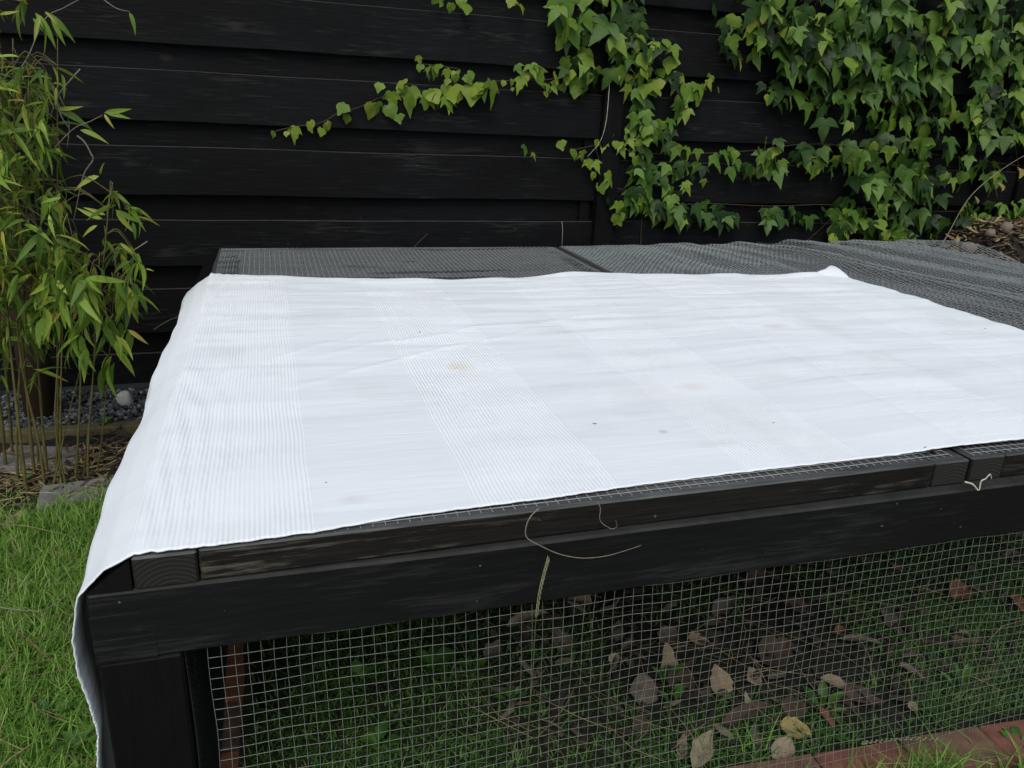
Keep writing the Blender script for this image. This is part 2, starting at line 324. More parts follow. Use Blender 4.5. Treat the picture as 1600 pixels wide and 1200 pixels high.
    sc = n.new('ShaderNodeSeparateColor'); l.new(vo.outputs['Color'], sc.inputs[0])
    thr = mth('MULTIPLY', mth('POWER', sc.outputs[0], 5.0), 0.060)
    sm = mth('LESS_THAN', vo.outputs['Distance'], thr)
    sm = mth('MULTIPLY', sm, 0.75)
    q = n.new('ShaderNodeMixRGB'); l.new(sm, q.inputs[0]); l.new(c, q.inputs[1]); q.inputs[2].default_value = (0.09, 0.085, 0.07, 1)
    l.new(q.outputs[0], b.inputs['Base Color']); setin(b, Roughness=0.9); b.inputs['Specular IOR Level'].default_value = 0.15
    tr = n.new('ShaderNodeBsdfTranslucent'); tr.inputs[0].default_value = (0.7, 0.72, 0.72, 1)
    ms = n.new('ShaderNodeMixShader'); ms.inputs[0].default_value = 0.04
    l.new(b.outputs[0], ms.inputs[1]); l.new(tr.outputs[0], ms.inputs[2]); l.new(ms.outputs[0], n['Material Output'].inputs[0])
    return mt
M['cloth'] = cloth_mat()

# ------------------------------------------------------------ ground and setting
g = link('ground', mesh('ground', [(-90, -90, 0), (90, -90, 0), (90, 90, 0), (-90, 90, 0)], [(0, 1, 2, 3)], M['ground'])); tag(g, 'green lawn ground under the run and fence', kind='structure')

def patch(name, x0, x1, y0, y1, z, amp, mat, step=0.03, fs=9, edge=0.0, hfun=None):
    nx = int((x1 - x0) / step) + 1; ny = int((y1 - y0) / step) + 1
    v = []; f = []
    for j in range(ny + 1):
        for i in range(nx + 1):
            x = x0 + (x1 - x0) * i / nx; y = y0 + (y1 - y0) * j / ny
            e = min(i, nx - i, j, ny - j)
            h = z + amp * (noise.fractal(Vector((x * fs, y * fs, 3.3)), 1.0, 2.0, 4) + 0.4)
            if hfun: h += hfun(x, y)
            if e == 0: h = -0.03
            v.append((x, y, h))
    for j in range(ny):
        for i in range(nx):
            a = j * (nx + 1) + i; f.append((a, a + 1, a + nx + 2, a + nx + 1))
    return link(name, mesh(name, v, f, mat, True))
tag(patch('soil_bed', -2.6, 0.2, 2.62, 3.17, 0.012, 0.016, M['soil'], 0.025), 'bare dark soil bed round the bamboo stems', kind='structure')
tag(patch('gravel_bed', -2.6, 3.2, 3.23, 3.80, 0.004, 0.006, M['soil'], 0.05), 'dark bed under the gravel along the fence', kind='structure')
tag(patch('run_soil', -0.12, 3.3, 1.0, 3.2, 0.006, 0.008, M['moss_soil'], 0.03), 'dark mossy soil floor inside the run', kind='structure')
k = link('kerb', box_me('kerb', -2.6, -0.1, 3.170, 3.225, -0.05, 0.048, M['kerb'], 0.004, 8, 0.008, 3)); tag(k, 'low weathered board edging between gravel and bed', kind='structure')

# stones ---------------------------------------------------
def ico(sub=1):
    bm = bmesh.new(); bmesh.ops.create_icosphere(bm, subdivisions=sub, radius=1)
    v = np.array([p.co[:] for p in bm.verts]); f = [tuple(q.index for q in p.verts) for p in bm.faces]; bm.free(); return v, f
ICO1, ICF1 = ico(1); ICO2, ICF2 = ico(2)
def stone_me(name, sx, sy, sz, mat, seed, rough=0.25):
    v = ICO2.copy()
    for i in range(len(v)):
        v[i] *= 1 + rough * noise.noise(Vector(v[i] * 1.3) + Vector((seed * 3.1, 0, seed)))
    v *= np.array([sx, sy, sz]); return mesh(name, v, ICF2, mat, True)
N = 3600
gx = rng.uniform(-1.6, 0.25, N); gy = rng.uniform(3.235, 3.69, N); gs = rng.uniform(0.005, 0.0125, N) * rng.choice([1, 1, 1.35], N)
V = []; Fc = []
base = ICO1
for i in range(N):
    a = rng.uniform(0, 6.3); sc = rng.uniform(0.6, 1.2, 3) * gs[i] * np.array([1.1, 1, 0.8])
    p = base * (1 + rng.uniform(-0.32, 0.32, (len(base), 1))) * sc
    c_, s_ = math.cos(a), math.sin(a); p = np.stack([p[:, 0] * c_ - p[:, 1] * s_, p[:, 0] * s_ + p[:, 1] * c_, p[:, 2]], 1)
    z = 0.006 + rng.uniform(0, 0.02)
    V.append(p + np.array([gx[i], gy[i], z])); Fc += [(q[0] + i * 12, q[1] + i * 12, q[2] + i * 12) for q in ICF1]
V = np.concatenate(V)
tag(link('gravel', mesh('gravel', V, Fc, M['gravel'])), 'blue-grey gravel strip at the foot of the fence', 'gravel', kind='stuff')
ws = link('white_stone', stone_me('white_stone', 0.032, 0.026, 0.040, M['white_stone'], 2, 0.9), loc=(at(198, 628, 2, 0.03)[0], at(198, 628, 2, 0.03)[1], 0.035))
tag(ws, 'pale angular stone lying on the gravel against the fence foot', 'stone')
P = at(128, 778, 2, 0.01)
sb = link('concrete_slab', box_me('concrete_slab', -0.15, 0.15, -0.075, 0.075, -0.03, 0.022, M['slab'], 0.012, 4, 0.012, 5), loc=(P[0] + 0.02, P[1] + 0.02, 0.012), rot=(0.03, 0.02, 0.12)); tag(sb, 'flat grey stone slab between bamboo stems and grass', 'slab')
P = at(60, 722, 2, 0.01)
sb = link('concrete_slab', box_me('concrete_slab', -0.14, 0.14, -0.10, 0.10, -0.03, 0.02, M['slab'], 0.012, 4, 0.012, 8), loc=(P[0], P[1], 0.01), rot=(0, 0.02, -0.2)); tag(sb, 'pale stone slab half hidden behind the bamboo stems', 'slab')

# bricks ---------------------------------------------------
be = empty('brick_edging', (1.474, 1.022, 0), math.radians(-3.9)); tag(be, 'row of red edging bricks under the front wire of the run', 'brick edging')
variants = [box_me('brick', 0.003, 0.209, -0.095, 0, -0.03, 0.04, M[mm], 0.004, 3, 0.004, sd) for mm, sd in (('brick', 1), ('brick_dark', 2), ('brick', 3), ('brick_orange', 4))]
for i in range(-8, 9):
    b = link('brick', variants[(i * 3 + (i // 2)) % 3] if i != -1 else variants[1], be, (i * 0.2125, random.uniform(-.003, .003), random.uniform(-0.004, 0.003)), (random.uniform(-.01, .01), random.uniform(-.01, .01), random.uniform(-.01, .01)))
be2 = empty('brick_edging', (1.40, 0.915, 0), math.radians(-3.9)); tag(be2, 'orange brick row in front of the red edging bricks, bottom right corner', 'brick edging')
for i in range(-1, 4):
    link('brick', variants[3], be2, (i * 0.2125 + 0.07, 0, -0.012 + random.uniform(-.002, .002)), (0, 0, random.uniform(-.01, .01)))
be3 = empty('brick_edging', (-0.182, 1.30, 0)); tag(be3, 'line of dark red bricks running back inside the run beside the left post', 'brick edging')
bv = [box_me('brick', 0, 0.062, 0.003, 0.138, -0.02, 0.045, M[mm], 0.004, 1, 0.003, sd) for mm, sd in (('brick_orange', 11), ('brick_dark', 12), ('brick_orange', 13))]
for i in range(15):
    link('brick', bv[i % 3], be3, (random.uniform(-.003, .003), i * 0.142 - 0.09, random.uniform(-.004, .004)), (0, random.uniform(-.02, .02), random.uniform(-.02, .02)))

# ------------------------------------------------------------ fence
FY = 3.70
tops = [0.188, 0.483, 0.788, 1.091, 1.392, 1.694, 1.996, 2.29]
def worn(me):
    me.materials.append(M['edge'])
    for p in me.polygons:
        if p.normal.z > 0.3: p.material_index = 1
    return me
def fence_panel(x0, x1, label, seed):
    fp = empty('slatted_fence', ((x0 + x1) / 2, FY, 0)); tag(fp, label, 'fence', 'black slatted fence panels in a row')
    ox, oy = (x0 + x1) / 2, FY
    for i, t in enumerate(tops):
        z0 = t - 0.202 if i else 0.045
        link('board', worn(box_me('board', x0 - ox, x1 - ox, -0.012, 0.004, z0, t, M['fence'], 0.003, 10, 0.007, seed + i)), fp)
        if i < len(tops) - 1:
            link('board', box_me('board', x0 - ox, x1 - ox, 0.030, 0.046, t - 0.045, t + 0.155, M['fence'], 0.002, 6, 0.006, seed + i + 40), fp)
    for xx in (x0 + 0.002, x1 - 0.07):
        link('batten', box_me('batten', xx - ox, xx - ox + 0.05, 0.006, 0.028, 0.03, 2.28, M['fence_post'], 0.002), fp)
    return fp
fence_panel(-3.60, -1.551, 'left black slatted fence panel, mostly behind the bamboo', 100)
fence_panel(-1.449, 1.566, 'wide black slatted fence panel behind the run, left of the ivy', 200)
fence_panel(1.668, 4.254, 'black slatted fence panel overgrown by the ivy', 300)
fence_panel(4.356, 6.9, 'far right black slatted fence panel hidden by ivy', 400)
for x, lab in ((-1.5, 'black fence post left of the wide panel'), (1.617, 'black square fence post with ivy climbing it'), (4.305, 'black fence post buried in the ivy')):
    p = link('fence_post', box_me('fence_post', -0.05, 0.05, -0.045, 0.045, 0, 2.35, M['fence_post'], 0.004), loc=(x, FY + 0.0, 0)); tag(p, lab, 'fence post')
# brown round post
mb = MB(); mb.tube([(0, 0, -0.1), (0.005, 0, 0.4), (0.0, 0, 0.9), (0.01, 0, 1.5)], [0.065, 0.06, 0.058, 0.055], 20)
P = at(66, 652, 2, 0.0)
tag(link('wooden_post', mb.me('wooden_post', M['brown_post'], True), loc=(P[0], P[1], 0)), 'dark brown round wooden post behind the bamboo stems', 'post')

# ------------------------------------------------------------ the run
T = 0.70
run = empty('animal_run', (-0.28, 1.037, 0)); tag(run, 'long low black timber animal run with wire mesh sides', 'animal run')
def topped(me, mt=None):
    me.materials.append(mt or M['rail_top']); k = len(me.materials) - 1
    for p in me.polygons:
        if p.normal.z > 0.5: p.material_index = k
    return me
def part(name, me, parent, label=None):
    o = link(name, me, parent); o.matrix_parent_inverse = Matrix.Translation(parent.location).inverted()
    if label: o['label'] = label
    return o
XR = 3.35; YB = 3.45
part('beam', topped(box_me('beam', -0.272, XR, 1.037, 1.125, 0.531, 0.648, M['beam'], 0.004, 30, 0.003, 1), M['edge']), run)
part('beam', box_me('beam', -0.272, XR, YB - 0.088, YB, 0.531, 0.648, M['beam'], 0.004), run)
part('beam', box_me('beam', -0.272, -0.20, 1.128, YB - 0.09, 0.531, 0.648, M['beam'], 0.004), run)
part('beam', box_me('beam', XR - 0.088, XR, 1.128, YB - 0.09, 0.531, 0.648, M['beam'], 0.004), run)
part('beam', box_me('beam', 1.255, 1.34, 1.128, YB - 0.09, 0.531, 0.64, M['beam'], 0.004), run)
for x, y in ((-0.271, 1.039), (-0.271, YB - 0.11), (XR - 0.112, 1.039), (XR - 0.112, YB - 0.11), (1.24, YB - 0.11)):
    part('post', box_me('post', x, x + 0.112, y, y + 0.10, 0, 0.529, M['post'], 0.004), run)
vv = []
for yy in (1.0365, YB - 0.1): vv += [(-0.272, yy, 0.6488), (-0.2125, yy, 0.6488), (-0.2125, yy, 0.6965)]
part('edge_trim', mesh('edge_trim', vv, [(0, 1, 2), (5, 4, 3), (0, 3, 4, 1), (1, 4, 5, 2), (2, 5, 3, 0)], M['post']), run)
# corner piece lapped on the beam end
part('corner_block', box_me('corner_block', -0.2725, -0.19, 1.0355, 1.0365, 0.533, 0.572, M['beam'], 0.0003), run)
part('corner_block', box_me('corner_block', -0.2725, -0.205, 1.0355, 1.0365, 0.576, 0.612, M['beam'], 0.0003), run)

def wavy(x, z, k=0.0016):
    return k * noise.noise(Vector((x * 9, z * 9, 0.5))), k * noise.noise(Vector((x * 9, z * 9, 7.5)))
def grid_wires(fun, u0, u1, v0, v1, s, r, nameme, mat, su, sv, double=False, n=4):
    """wires at spacing s over the u,v rectangle; fun maps (u, v, side) to a point"""
    mb = MB()
    nu = int((u1 - u0) / s); nv = int((v1 - v0) / s)
    for i in range(nu + 1):
        u = u0 + i * s; mb.tube([fun(u, v0 + (v1 - v0) * k_ / sv, 0) for k_ in range(sv + 1)], r, n, False)
    for j in range(nv + 1):
        v = v0 + j * s; mb.tube([fun(u0 + (u1 - u0) * k_ / su, v, 1) for k_ in range(su + 1)], r, n, False)
    return mb.me(nameme, mat, True)
def front(u, v, side):
    dx, dz = wavy(u, v, 0.0045); b = 0.52 - v
    bul = 0.016 * noise.noise(Vector((u * 2.2, v * 3, 2))) * min(1, b * 6) - 0.05 * (b / 0.52) ** 2
    x = u + dx + (u + 0.1) * 0.055 * b * (1 - b * 1.2)
    return (x, 1.046 + bul + (0.0012 if side else 0), v + dz)
part('wire_mesh', grid_wires(front, -0.124, 3.22, 0.012, 0.545, 0.019, 0.00047, 'wire_mesh', M['wire'], 130, 24), run)['kind'] = 'stuff'
def leftside(u, v, side): 
    dx, dz = wavy(u, v, 0.004); return (-0.1565 + 0.006 * noise.noise(Vector((u * 3, v * 4, 1))) + (0.0015 if side else 0), u, v + dz)
part('side_mesh', grid_wires(leftside, 1.05, 3.34, 0.01, 0.53, 0.0135, 0.0011, 'side_mesh', M['plastic_mesh'], 60, 20), run, 'dark fine plastic mesh on the left side')['kind'] = 'stuff'
def rightside(u, v, side): return (XR - 0.02, u, v)
part('wire_mesh', grid_wires(rightside, 1.14, 3.34, 0.01, 0.53, 0.019, 0.0006, 'wire_mesh', M['wire'], 4, 3), run)['kind'] = 'stuff'
def backside(u, v, side): return (u, YB - 0.02, v)
part('wire_mesh', grid_wires(backside, -0.16, 3.22, 0.01, 0.53, 0.019, 0.0006, 'wire_mesh', M['wire'], 4, 3), run)['kind'] = 'stuff'

def lid(x0, x1, yf0, yf1, label, wires=True):
    L = empty('run_lid', (x0, yf0, 0.65)); tag(L, label, 'lid', 'black framed wire lids on top of the run')
    a = 0.085; z0, z1 = 0.6485, T
    # side rails run through to the front and show their end grain
    def rail(xa, xb, yf, mat):
        me = box_me('rail', xa, xb, yf, YB + 0.01, z0, z1, mat, 0.003)
        me.materials.append(M['end'])
        for p in me.polygons:
            if p.normal.y < -0.9: p.material_index = 1
        return topped(me)
    o = part('side_rail', rail(x0, x0 + a, yf0, M['rail_side']), L); o = part('side_rail', rail(x1 - a, x1, yf1, M['rail_side']), L)
    me = box_me('rail', x0 + a + 0.002, x1 - a - 0.002, 0, 0.085, z0, z1, M['rail'], 0.003, 12, 0.0015, x0)
    sl_ = (yf1 - yf0) / (x1 - x0)
    for v in me.vertices: v.co.y += yf0 + sl_ * (v.co.x - x0) + 0.001
    part('front_rail', topped(me), L)
    part('back_rail', box_me('rail', x0 + a + 0.002, x1 - a - 0.002, YB - 0.075, YB + 0.01, z0, z1, M['rail'], 0.003), L)
    xm = (x0 + x1) / 2
    part('cross_rail', box_me('rail', x0 + a + 0.002, x1 - a - 0.002, 2.2, 2.285, z0, z1 - 0.004, M['rail'], 0.003), L)
    def lw(u, v, side):
        sag = -0.010 * math.sin(PI * min(1, max(0, (u - x0) / (x1 - x0)))) * abs(math.sin(PI * (v - 1.06) / 1.18)) if 1.06 < v < 3.44 else 0
        y = v + (0.0275 * min(u - x0, 1.5) if x0 < 0 else 0.035 + sl_ * (u - x0)) * max(0, 1 - (v - 1.04) / 0.5)
        if side == 0 and v < 1.05: y -= 0.009
        return (u, y, T + 0.0015 + sag + (0.0012 if side else 0) + 0.0008 * noise.noise(Vector((u * 8, v * 8, 0))))
    part('wire_mesh', grid_wires(lw, x0 + 0.012, x1 - 0.012 - ((x1 - x0 - 0.024) % 0.019) + 1e-4, 1.049, YB, 0.019, 0.0007, 'wire_mesh', M['wire_lid'], 40, 60), L)['kind'] = 'stuff'
    return L
lid(-0.21, 1.292, 1.0355, 1.062, 'left wire lid, its worn front rail showing below the white cloth')
lid(1.303, XR, 1.066, 1.075, 'right wire lid under the grey netting')

# ------------------------------------------------------------ nets
def net(name, x0, x1, y0, y1, sx, sy, wx, wy, hf, edge=None, mat=None):
    nx = int((x1 - x0) / sx); ny = int((y1 - y0) / sy)
    I, J = np.meshgrid(np.arange(nx + 1), np.arange(ny + 1), indexing='ij')
    P = np.zeros((nx + 1, ny + 1, 3))
    for i in range(nx + 1):
        for j in range(ny + 1):
            x = x0 + i * sx + (sx * 0.5 if j % 2 else 0) * 0.0; y = y0 + j * sy
            x += 0.012 * noise.noise(Vector((x * 3, y * 3, 5))) + 0.15 * sx * (1 if (i + j) % 2 else -1)
            y += 0.012 * noise.noise(Vector((x * 3, y * 3, 9)))
            if edge: x, y = edge(x, y)
            P[i, j] = hf(x, y)
    v = []; f = []
    def rib(a, b, w, up):
        d = b - a; nrm = np.array([-d[1], d[0], 0.0]); L_ = math.hypot(nrm[0], nrm[1]) + 1e-9; nrm *= w / 2 / L_
        k = len(v); t = np.array([0, 0, up]); t2 = np.array([0, 0, up + w * 0.45])
        v.extend([tuple(a - nrm + t), tuple(b - nrm + t), tuple(b + t2), tuple(a + t2), tuple(a + nrm + t), tuple(b + nrm + t)])
        f.append((k, k + 1, k + 2, k + 3)); f.append((k + 3, k + 2, k + 5, k + 4))
    for i in range(nx + 1):
        for j in range(ny + 1):
            if i < nx and (i + j) % 2 == 0: rib(P[i, j], P[i + 1, j], wx, 0.0006)
            if i < nx and (i + j) % 2 == 1 and sx > 0.02: rib(P[i, j], P[i + 1, j], wx, 0.0006)
            if j < ny: rib(P[i, j], P[i, j + 1], wy, 0.0)
    return mesh(name, v, f, mat or M['net'])
def h2(x, y):
    s = x + 0.20 * (y - 3.4)
    b = min(1, max(0, (3.9 - y) * 2))
    ph = 1.2 * noise.noise(Vector((x * 0.8, y * 0.9, 4)))
    k = min(1, max(0, (x - 1.4) / 0.5))
    h = 0.016 * (1 + math.sin(2 * PI * s / 0.36 + ph * 2)) + 0.008 * (1 + math.sin(2 * PI * s / 0.15 + ph * 3 + 1)) + 0.0012 * math.sin(2 * PI * s / 0.06 + ph * 5)
    h += 0.03 * max(0, noise.noise(Vector((x * 3, y * 1.2, 8))))
    h *= 1 - 0.55 * min(1, max(0, (y - 3.15) / 0.30)); h *= 1.25 + 0.8 * noise.noise(Vector((x * 1.3, y * 1.1, 3)))
    z = T + 0.005 + h * k * (0.45 + 0.55 * min(1, max(0, (x - 1.6) / 1.0)))
    q = min(1, max(0, (x - 2.27) / 0.16)); q = max(q, min(1, max(0, (y - 2.70) / 0.14))); q = q * q * (3 - 2 * q)
    z = (T + 0.004) * (1 - q) + z * q
    if y > YB: z -= (y - YB) * 0.6
    if x > XR + 0.02: z -= (x - XR - 0.02) * 1.5
    return (x, y, z)
def e2(x, y):
    if y > 3.35: y += 0.015 * noise.noise(Vector((x * 5, 0, 0)))
    return x, y
n2 = link('shade_net', net('shade_net', 1.312, 3.46, 1.62, 3.475, 0.0112, 0.0165, 0.0030, 0.0032, h2, e2)); tag(n2, 'grey knitted netting lying in long folds over the right lid', 'netting', kind='stuff')
n2['kind'] = 'thing'
def h1(x, y):
    z = T - 0.004 - 0.006 * math.sin(PI * min(1, max(0, (x + 0.21) / 1.5))) + 0.003 * math.sin(y * 60 + 3 * noise.noise(Vector((x * 3, y * 3, 1))))
    z += 0.004 * noise.noise(Vector((x * 2, y * 14, 3)))
    if x < -0.12 or x > 1.2 or y > YB - 0.08: z = max(z, T + 0.0008)
    return (x, y, z)
n1 = link('shade_net', net('shade_net', -0.207, 1.255, 2.3, 3.455, 0.0105, 0.0165, 0.0042, 0.0050, h1, None, M['net_dark'])); tag(n1, 'grey netting laid flat beneath the wires at the back of the left lid', 'netting', kind='thing')
mb = MB()
pts = []
for i in range(40):
    t = i / 39; x = 2.36 + 0.30 * t + 0.015 * math.sin(t * 9); y = 3.42 - 1.45 * t
    q = h2(x, y); pts.append((x, y, q[2] + 0.009))
mb.tube(pts, [0.0045 + 0.010 * math.exp(-((i - 10) / 4.0) ** 2) for i in range(40)], 6)
part('net_cord', mb.me('net_cord', M['cord'], True), n2)

# ------------------------------------------------------------ cloth
fx = [-0.30, -0.189, -0.088, 0.046, 0.164, 0.29, 0.423, 0.594, 0.792, 1.004, 1.238, 1.489, 2.4]
fy = [1.036, 1.036, 1.036, 1.044, 1.060, 1.067, 1.072, 1.086, 1.094, 1.098, 1.102, 1.103, 1.108]
bx = [-0.6, -0.228, -0.058, 0.095, 0.292, 0.614, 0.863, 1.137, 1.375, 1.785, 2.10, 2.2, 2.30, 2.4]
by = [2.86, 2.874, 2.85, 2.827, 2.779, 2.752, 2.765, 2.802, 2.724, 2.691, 2.66, 2.67, 2.73, 2.6]
LX = 2.27
def cloth():
    st = 0.0075
    uL = -0.215 - 0.62           # arc length of the hanging side
    nu = int((LX - uL) / st); nv = 250
    v = []; uvs = []
    for i in range(nu + 1):
        u = uL + (LX - uL) * i / nu
        for j in range(nv + 1):
            t = j / nv
            xs = max(u, -0.30)
            y0 = float(np.interp(xs, fx, fy)) + 0.0025 * noise.noise(Vector((u * 45, 0, 0))) + 0.0015 * noise.noise(Vector((u * 160, 3, 0)))
            y1 = float(np.interp(xs, bx, by)) + 0.006 * noise.noise(Vector((u * 14, 5, 0)))
            y = y0 + (y1 - y0) * t
            # right hem wobble
            ue = u
            if u > LX - 0.25:
                r_ = (u - LX + 0.25) / 0.25
                ue = u + r_ * (0.02 * noise.noise(Vector((y * 3, 1, 1))) + 0.008 * noise.noise(Vector((y * 14, 1, 4))) + 0.03 * max(0, (1.9 - y)) - 0.06 * max(0, (y - 2.3)))
            ridge = -0.208 - 0.004 * math.sin(y * 5)
            zt = T + 0.0055 + 0.004 * min(1, max(0, (y - 1.10) / 0.1))
            if ue >= ridge:
                x = ue
                inx = min(1, max(0, (x + 0.13) / 0.5)); 
                sag = 0.0075 * math.sin(PI * min(1, max(0, (x + 0.21) / 1.5))) * abs(math.sin(PI * (y - 1.06) / 1.18)) if x < 1.29 and y > 1.06 else 0
                z = zt - sag
                # broad creases and pulled folds
                z += 0.0040 * (0.6 + noise.noise(Vector((x * 2.2, y * 11, 0.3)))) * min(1, max(0, (y - 1.06)) * 3)
                z += 0.0030 * (0.6 + noise.noise(Vector((x * 5 + y * 3, y * 22, 2.3)))) * min(1, max(0, (y - 1.4)))
                wob = 0.05 * noise.noise(Vector((x * 4, y * 3, 6.0))) + 0.012 * noise.noise(Vector((x * 16, y * 9, 6.0)))
                d = (y - 1.72 - 0.55 * (x - 0.1)) + wob; z += 0.0032 * math.exp(-(d / 0.012) ** 2) * max(0, 1 - abs(x - 0.32) / 0.5)
                d = (y - 1.80 - 0.75 * (x + 0.1)) + wob; z += 0.003 * math.exp(-(d / 0.012) ** 2) * max(0, 1 - abs(x - 0.05) / 0.28)
                d = (y - 1.95 - 0.35 * (x - 0.2)) - wob * 1.5; z += 0.0022 * math.exp(-(d / 0.016) ** 2) * max(0, 1 - abs(x - 0.3) / 0.6)
                d = (y - 2.15 - 0.25 * (x - 0.9)) - wob * 1.5; z += 0.0025 * math.exp(-(d / 0.02) ** 2) * max(0, 1 - abs(x - 0.9) / 0.6)
                if t > 0.965: z += 0.010 * ((t - 0.965) / 0.035) * max(0, noise.noise(Vector((x * 5, 9, 0))) + 0.25)
                if x > 1.15: z += 0.006 * min(1, (x - 1.15) / 0.15)
                k_ = max(0, 1 - math.hypot((x - 2.24) / 0.10, (y - 2.70) / 0.10)); z += 0.030 * k_ ** 0.7
                x += 0
                # fine deep pleats just inside the ridge at the near corner
                cr = max(0, 1 - (x - ridge) / 0.16)
                z += 0.0022 * cr * math.sin(2 * PI * (x + 0.15 * (y - 1.0) * cr + 0.012 * noise.noise(Vector((y * 3, x * 3, 0)))) / 0.0225) * (0.5 + noise.noise(Vector((y * 2.5, 1, x * 6)))) * 1.3
            else:
                s = ridge - ue
                off = 0.010 * noise.noise(Vector((y * 3.2, 0, 2))) + 0.003 * math.sin(y * 31)
                prof_s = [0, 0.055, 0.115, 0.165, 0.22, 0.275, 0.33, 0.42, 0.62]
                prof_x = [ridge, -0.248, -0.286, -0.301, -0.303, -0.295, -0.290, -0.301, -0.300]
                prof_z = [zt, 0.684, 0.646, 0.578, 0.523, 0.468, 0.413, 0.323, 0.123]
                amp = min(1, s / 0.2)
                x = float(np.interp(s, prof_s, prof_x)) + off * amp - 0.016 * (0.5 + 0.5 * math.sin(y * 9 + s * 6 + 1)) * amp * min(1, max(0, (y - 1.04) / 0.15))
                z = float(np.interp(s, prof_s, prof_z))
                z += 0.004 * noise.noise(Vector((y * 6, s * 6, 3))) * (1 - amp)
                x += 0.0007 * math.sin(2 * PI * (s) / 0.02 + y * 8) * amp
            v.append((x, y, z)); uvs.append((u, y))
    f = []
    for i in range(nu):
        for j in range(nv):
            a = i * (nv + 1) + j; f.append((a, a + nv + 1, a + nv + 2, a + 1))
    me = mesh('bed_sheet', v, f, M['cloth'], True)
    ul = me.uv_layers.new(name='UVMap')
    li = np.zeros(len(me.loops), dtype=np.int32); me.loops.foreach_get('vertex_index', li)
    ul.data.foreach_set('uv', np.array(uvs, dtype=np.float32)[li].ravel())
    o = link('bed_sheet', me); sm = o.modifiers.new('thickness', 'SOLIDIFY'); sm.thickness = 0.0018; sm.offset = 1
    return o
tag(cloth(), 'large white ribbed cotton sheet spread over the run and hanging over its left side', 'cloth')

# ------------------------------------------------------------ grass
def in_any(x, y, rects): 
    r = np.zeros(len(x), bool)
    for a in rects: r |= (x > a[0]) & (x < a[1]) & (y > a[2]) & (y < a[3])
    return r
def blades(name, x, y, z, h, wd, lean, label, mat=None):
    N = len(x); a = rng.uniform(0, 2 * PI, N); d = np.stack([np.cos(a), np.sin(a)], 1)
    p = np.stack([-d[:, 1], d[:, 0]], 1)
    V = np.zeros((N, 7, 3)); tw = rng.uniform(0.8, 1.2, N)
    for k_, (t, ww) in enumerate(((0, 1), (0.45, 0.85), (0.8, 0.5), (1, 0))):
        off = lean * h * (t ** 1.8); zz = h * t * (1 - 0.35 * np.clip(lean, 0, 1.4) * t)
        bx_ = x + d[:, 0] * off; by_ = y + d[:, 1] * off
        if k_ < 3:
            for s_, idx in ((-1, 2 * k_), (1, 2 * k_ + 1)):
                V[:, idx, 0] = bx_ + s_ * p[:, 0] * wd * ww / 2; V[:, idx, 1] = by_ + s_ * p[:, 1] * wd * ww / 2; V[:, idx, 2] = z + zz
        else:
            V[:, 6, 0] = bx_; V[:, 6, 1] = by_; V[:, 6, 2] = z + zz
    b = (np.arange(N) * 7)[:, None]
    q = np.concatenate([b + np.array([[0, 1, 3, 2]]), b + np.array([[2, 3, 5, 4]])]); tr = b + np.array([[4, 5, 6]])
    me = mesh(name, V.reshape(-1, 3).tolist(), q.tolist() + tr.tolist(), mat or M['grass'])
    o = link(name, me); tag(o, label, 'grass', kind='stuff'); return o
def patchy(x, y, s=2.5, th=0.0, seed=0):
    return np.array([noise.noise(Vector((a * s, b_ * s, seed))) for a, b_ in zip(x, y)]) > th
N = 30000
x = rng.uniform(-1.15, -0.22, N); y = rng.uniform(1.2, 2.70, N)
keep = (y < 2.58 + 0.08 * np.sin(x * 9)) | (rng.uniform(0, 1, N) < 0.12); x, y = x[keep], y[keep]
blades('lawn_grass', x, y, 0, rng.uniform(0.03, 0.085, len(x)), rng.uniform(0.0016, 0.0042, len(x)), rng.uniform(0.1, 1.3, len(x)), 'bright green lawn grass left of the run')
N = 9000
x = rng.uniform(-3.5, -1.15, N); y = rng.uniform(0.6, 2.6, N); blades('lawn_grass', x, y, 0, rng.uniform(0.03, 0.08, N), rng.uniform(0.004, 0.007, N), rng.uniform(0.1, 1.2, N), 'lawn grass further left of the run')
N = 15000
x = rng.uniform(-1.2, 4.5, N); y = rng.uniform(-0.8, 0.80, N); blades('lawn_grass', x, y, 0, rng.uniform(0.03, 0.07, N), rng.uniform(0.004, 0.006, N), rng.uniform(0.1, 1.2, N), 'lawn grass in front of the brick edging')
# inside the run: patchy
N = 78000
x = rng.uniform(-0.1, 3.2, N); y = rng.uniform(1.06, 2.25, N)
n1_ = np.array([noise.noise(Vector((a * 2.6, b_ * 2.6, 4))) for a, b_ in zip(x, y)])
bias = np.where(x > 1.2, 0.55, 0.12); bias = np.where((x > 0.72) & (x < 1.45) & (y > 1.22) & (y < 1.85), -0.08, bias); bias = np.where((x > 0.35) & (x < 0.75) & (y < 1.35), 0.25, bias)
bias = np.where((x > 0.9) & (x < 1.4) & (y < 1.2), 0.0, bias)
keep = n1_ + bias + rng.uniform(-0.25, 0.25, N) > 0.02; x, y = x[keep], y[keep]
blades('run_grass', x, y, 0.005, rng.uniform(0.014, 0.05, len(x)) * np.where(x < 0.7, 0.7, 1.0), rng.uniform(0.0022, 0.0052, len(x)), rng.uniform(0.4, 1.8, len(x)), 'patchy green grass growing inside the run', M['run_grass'])
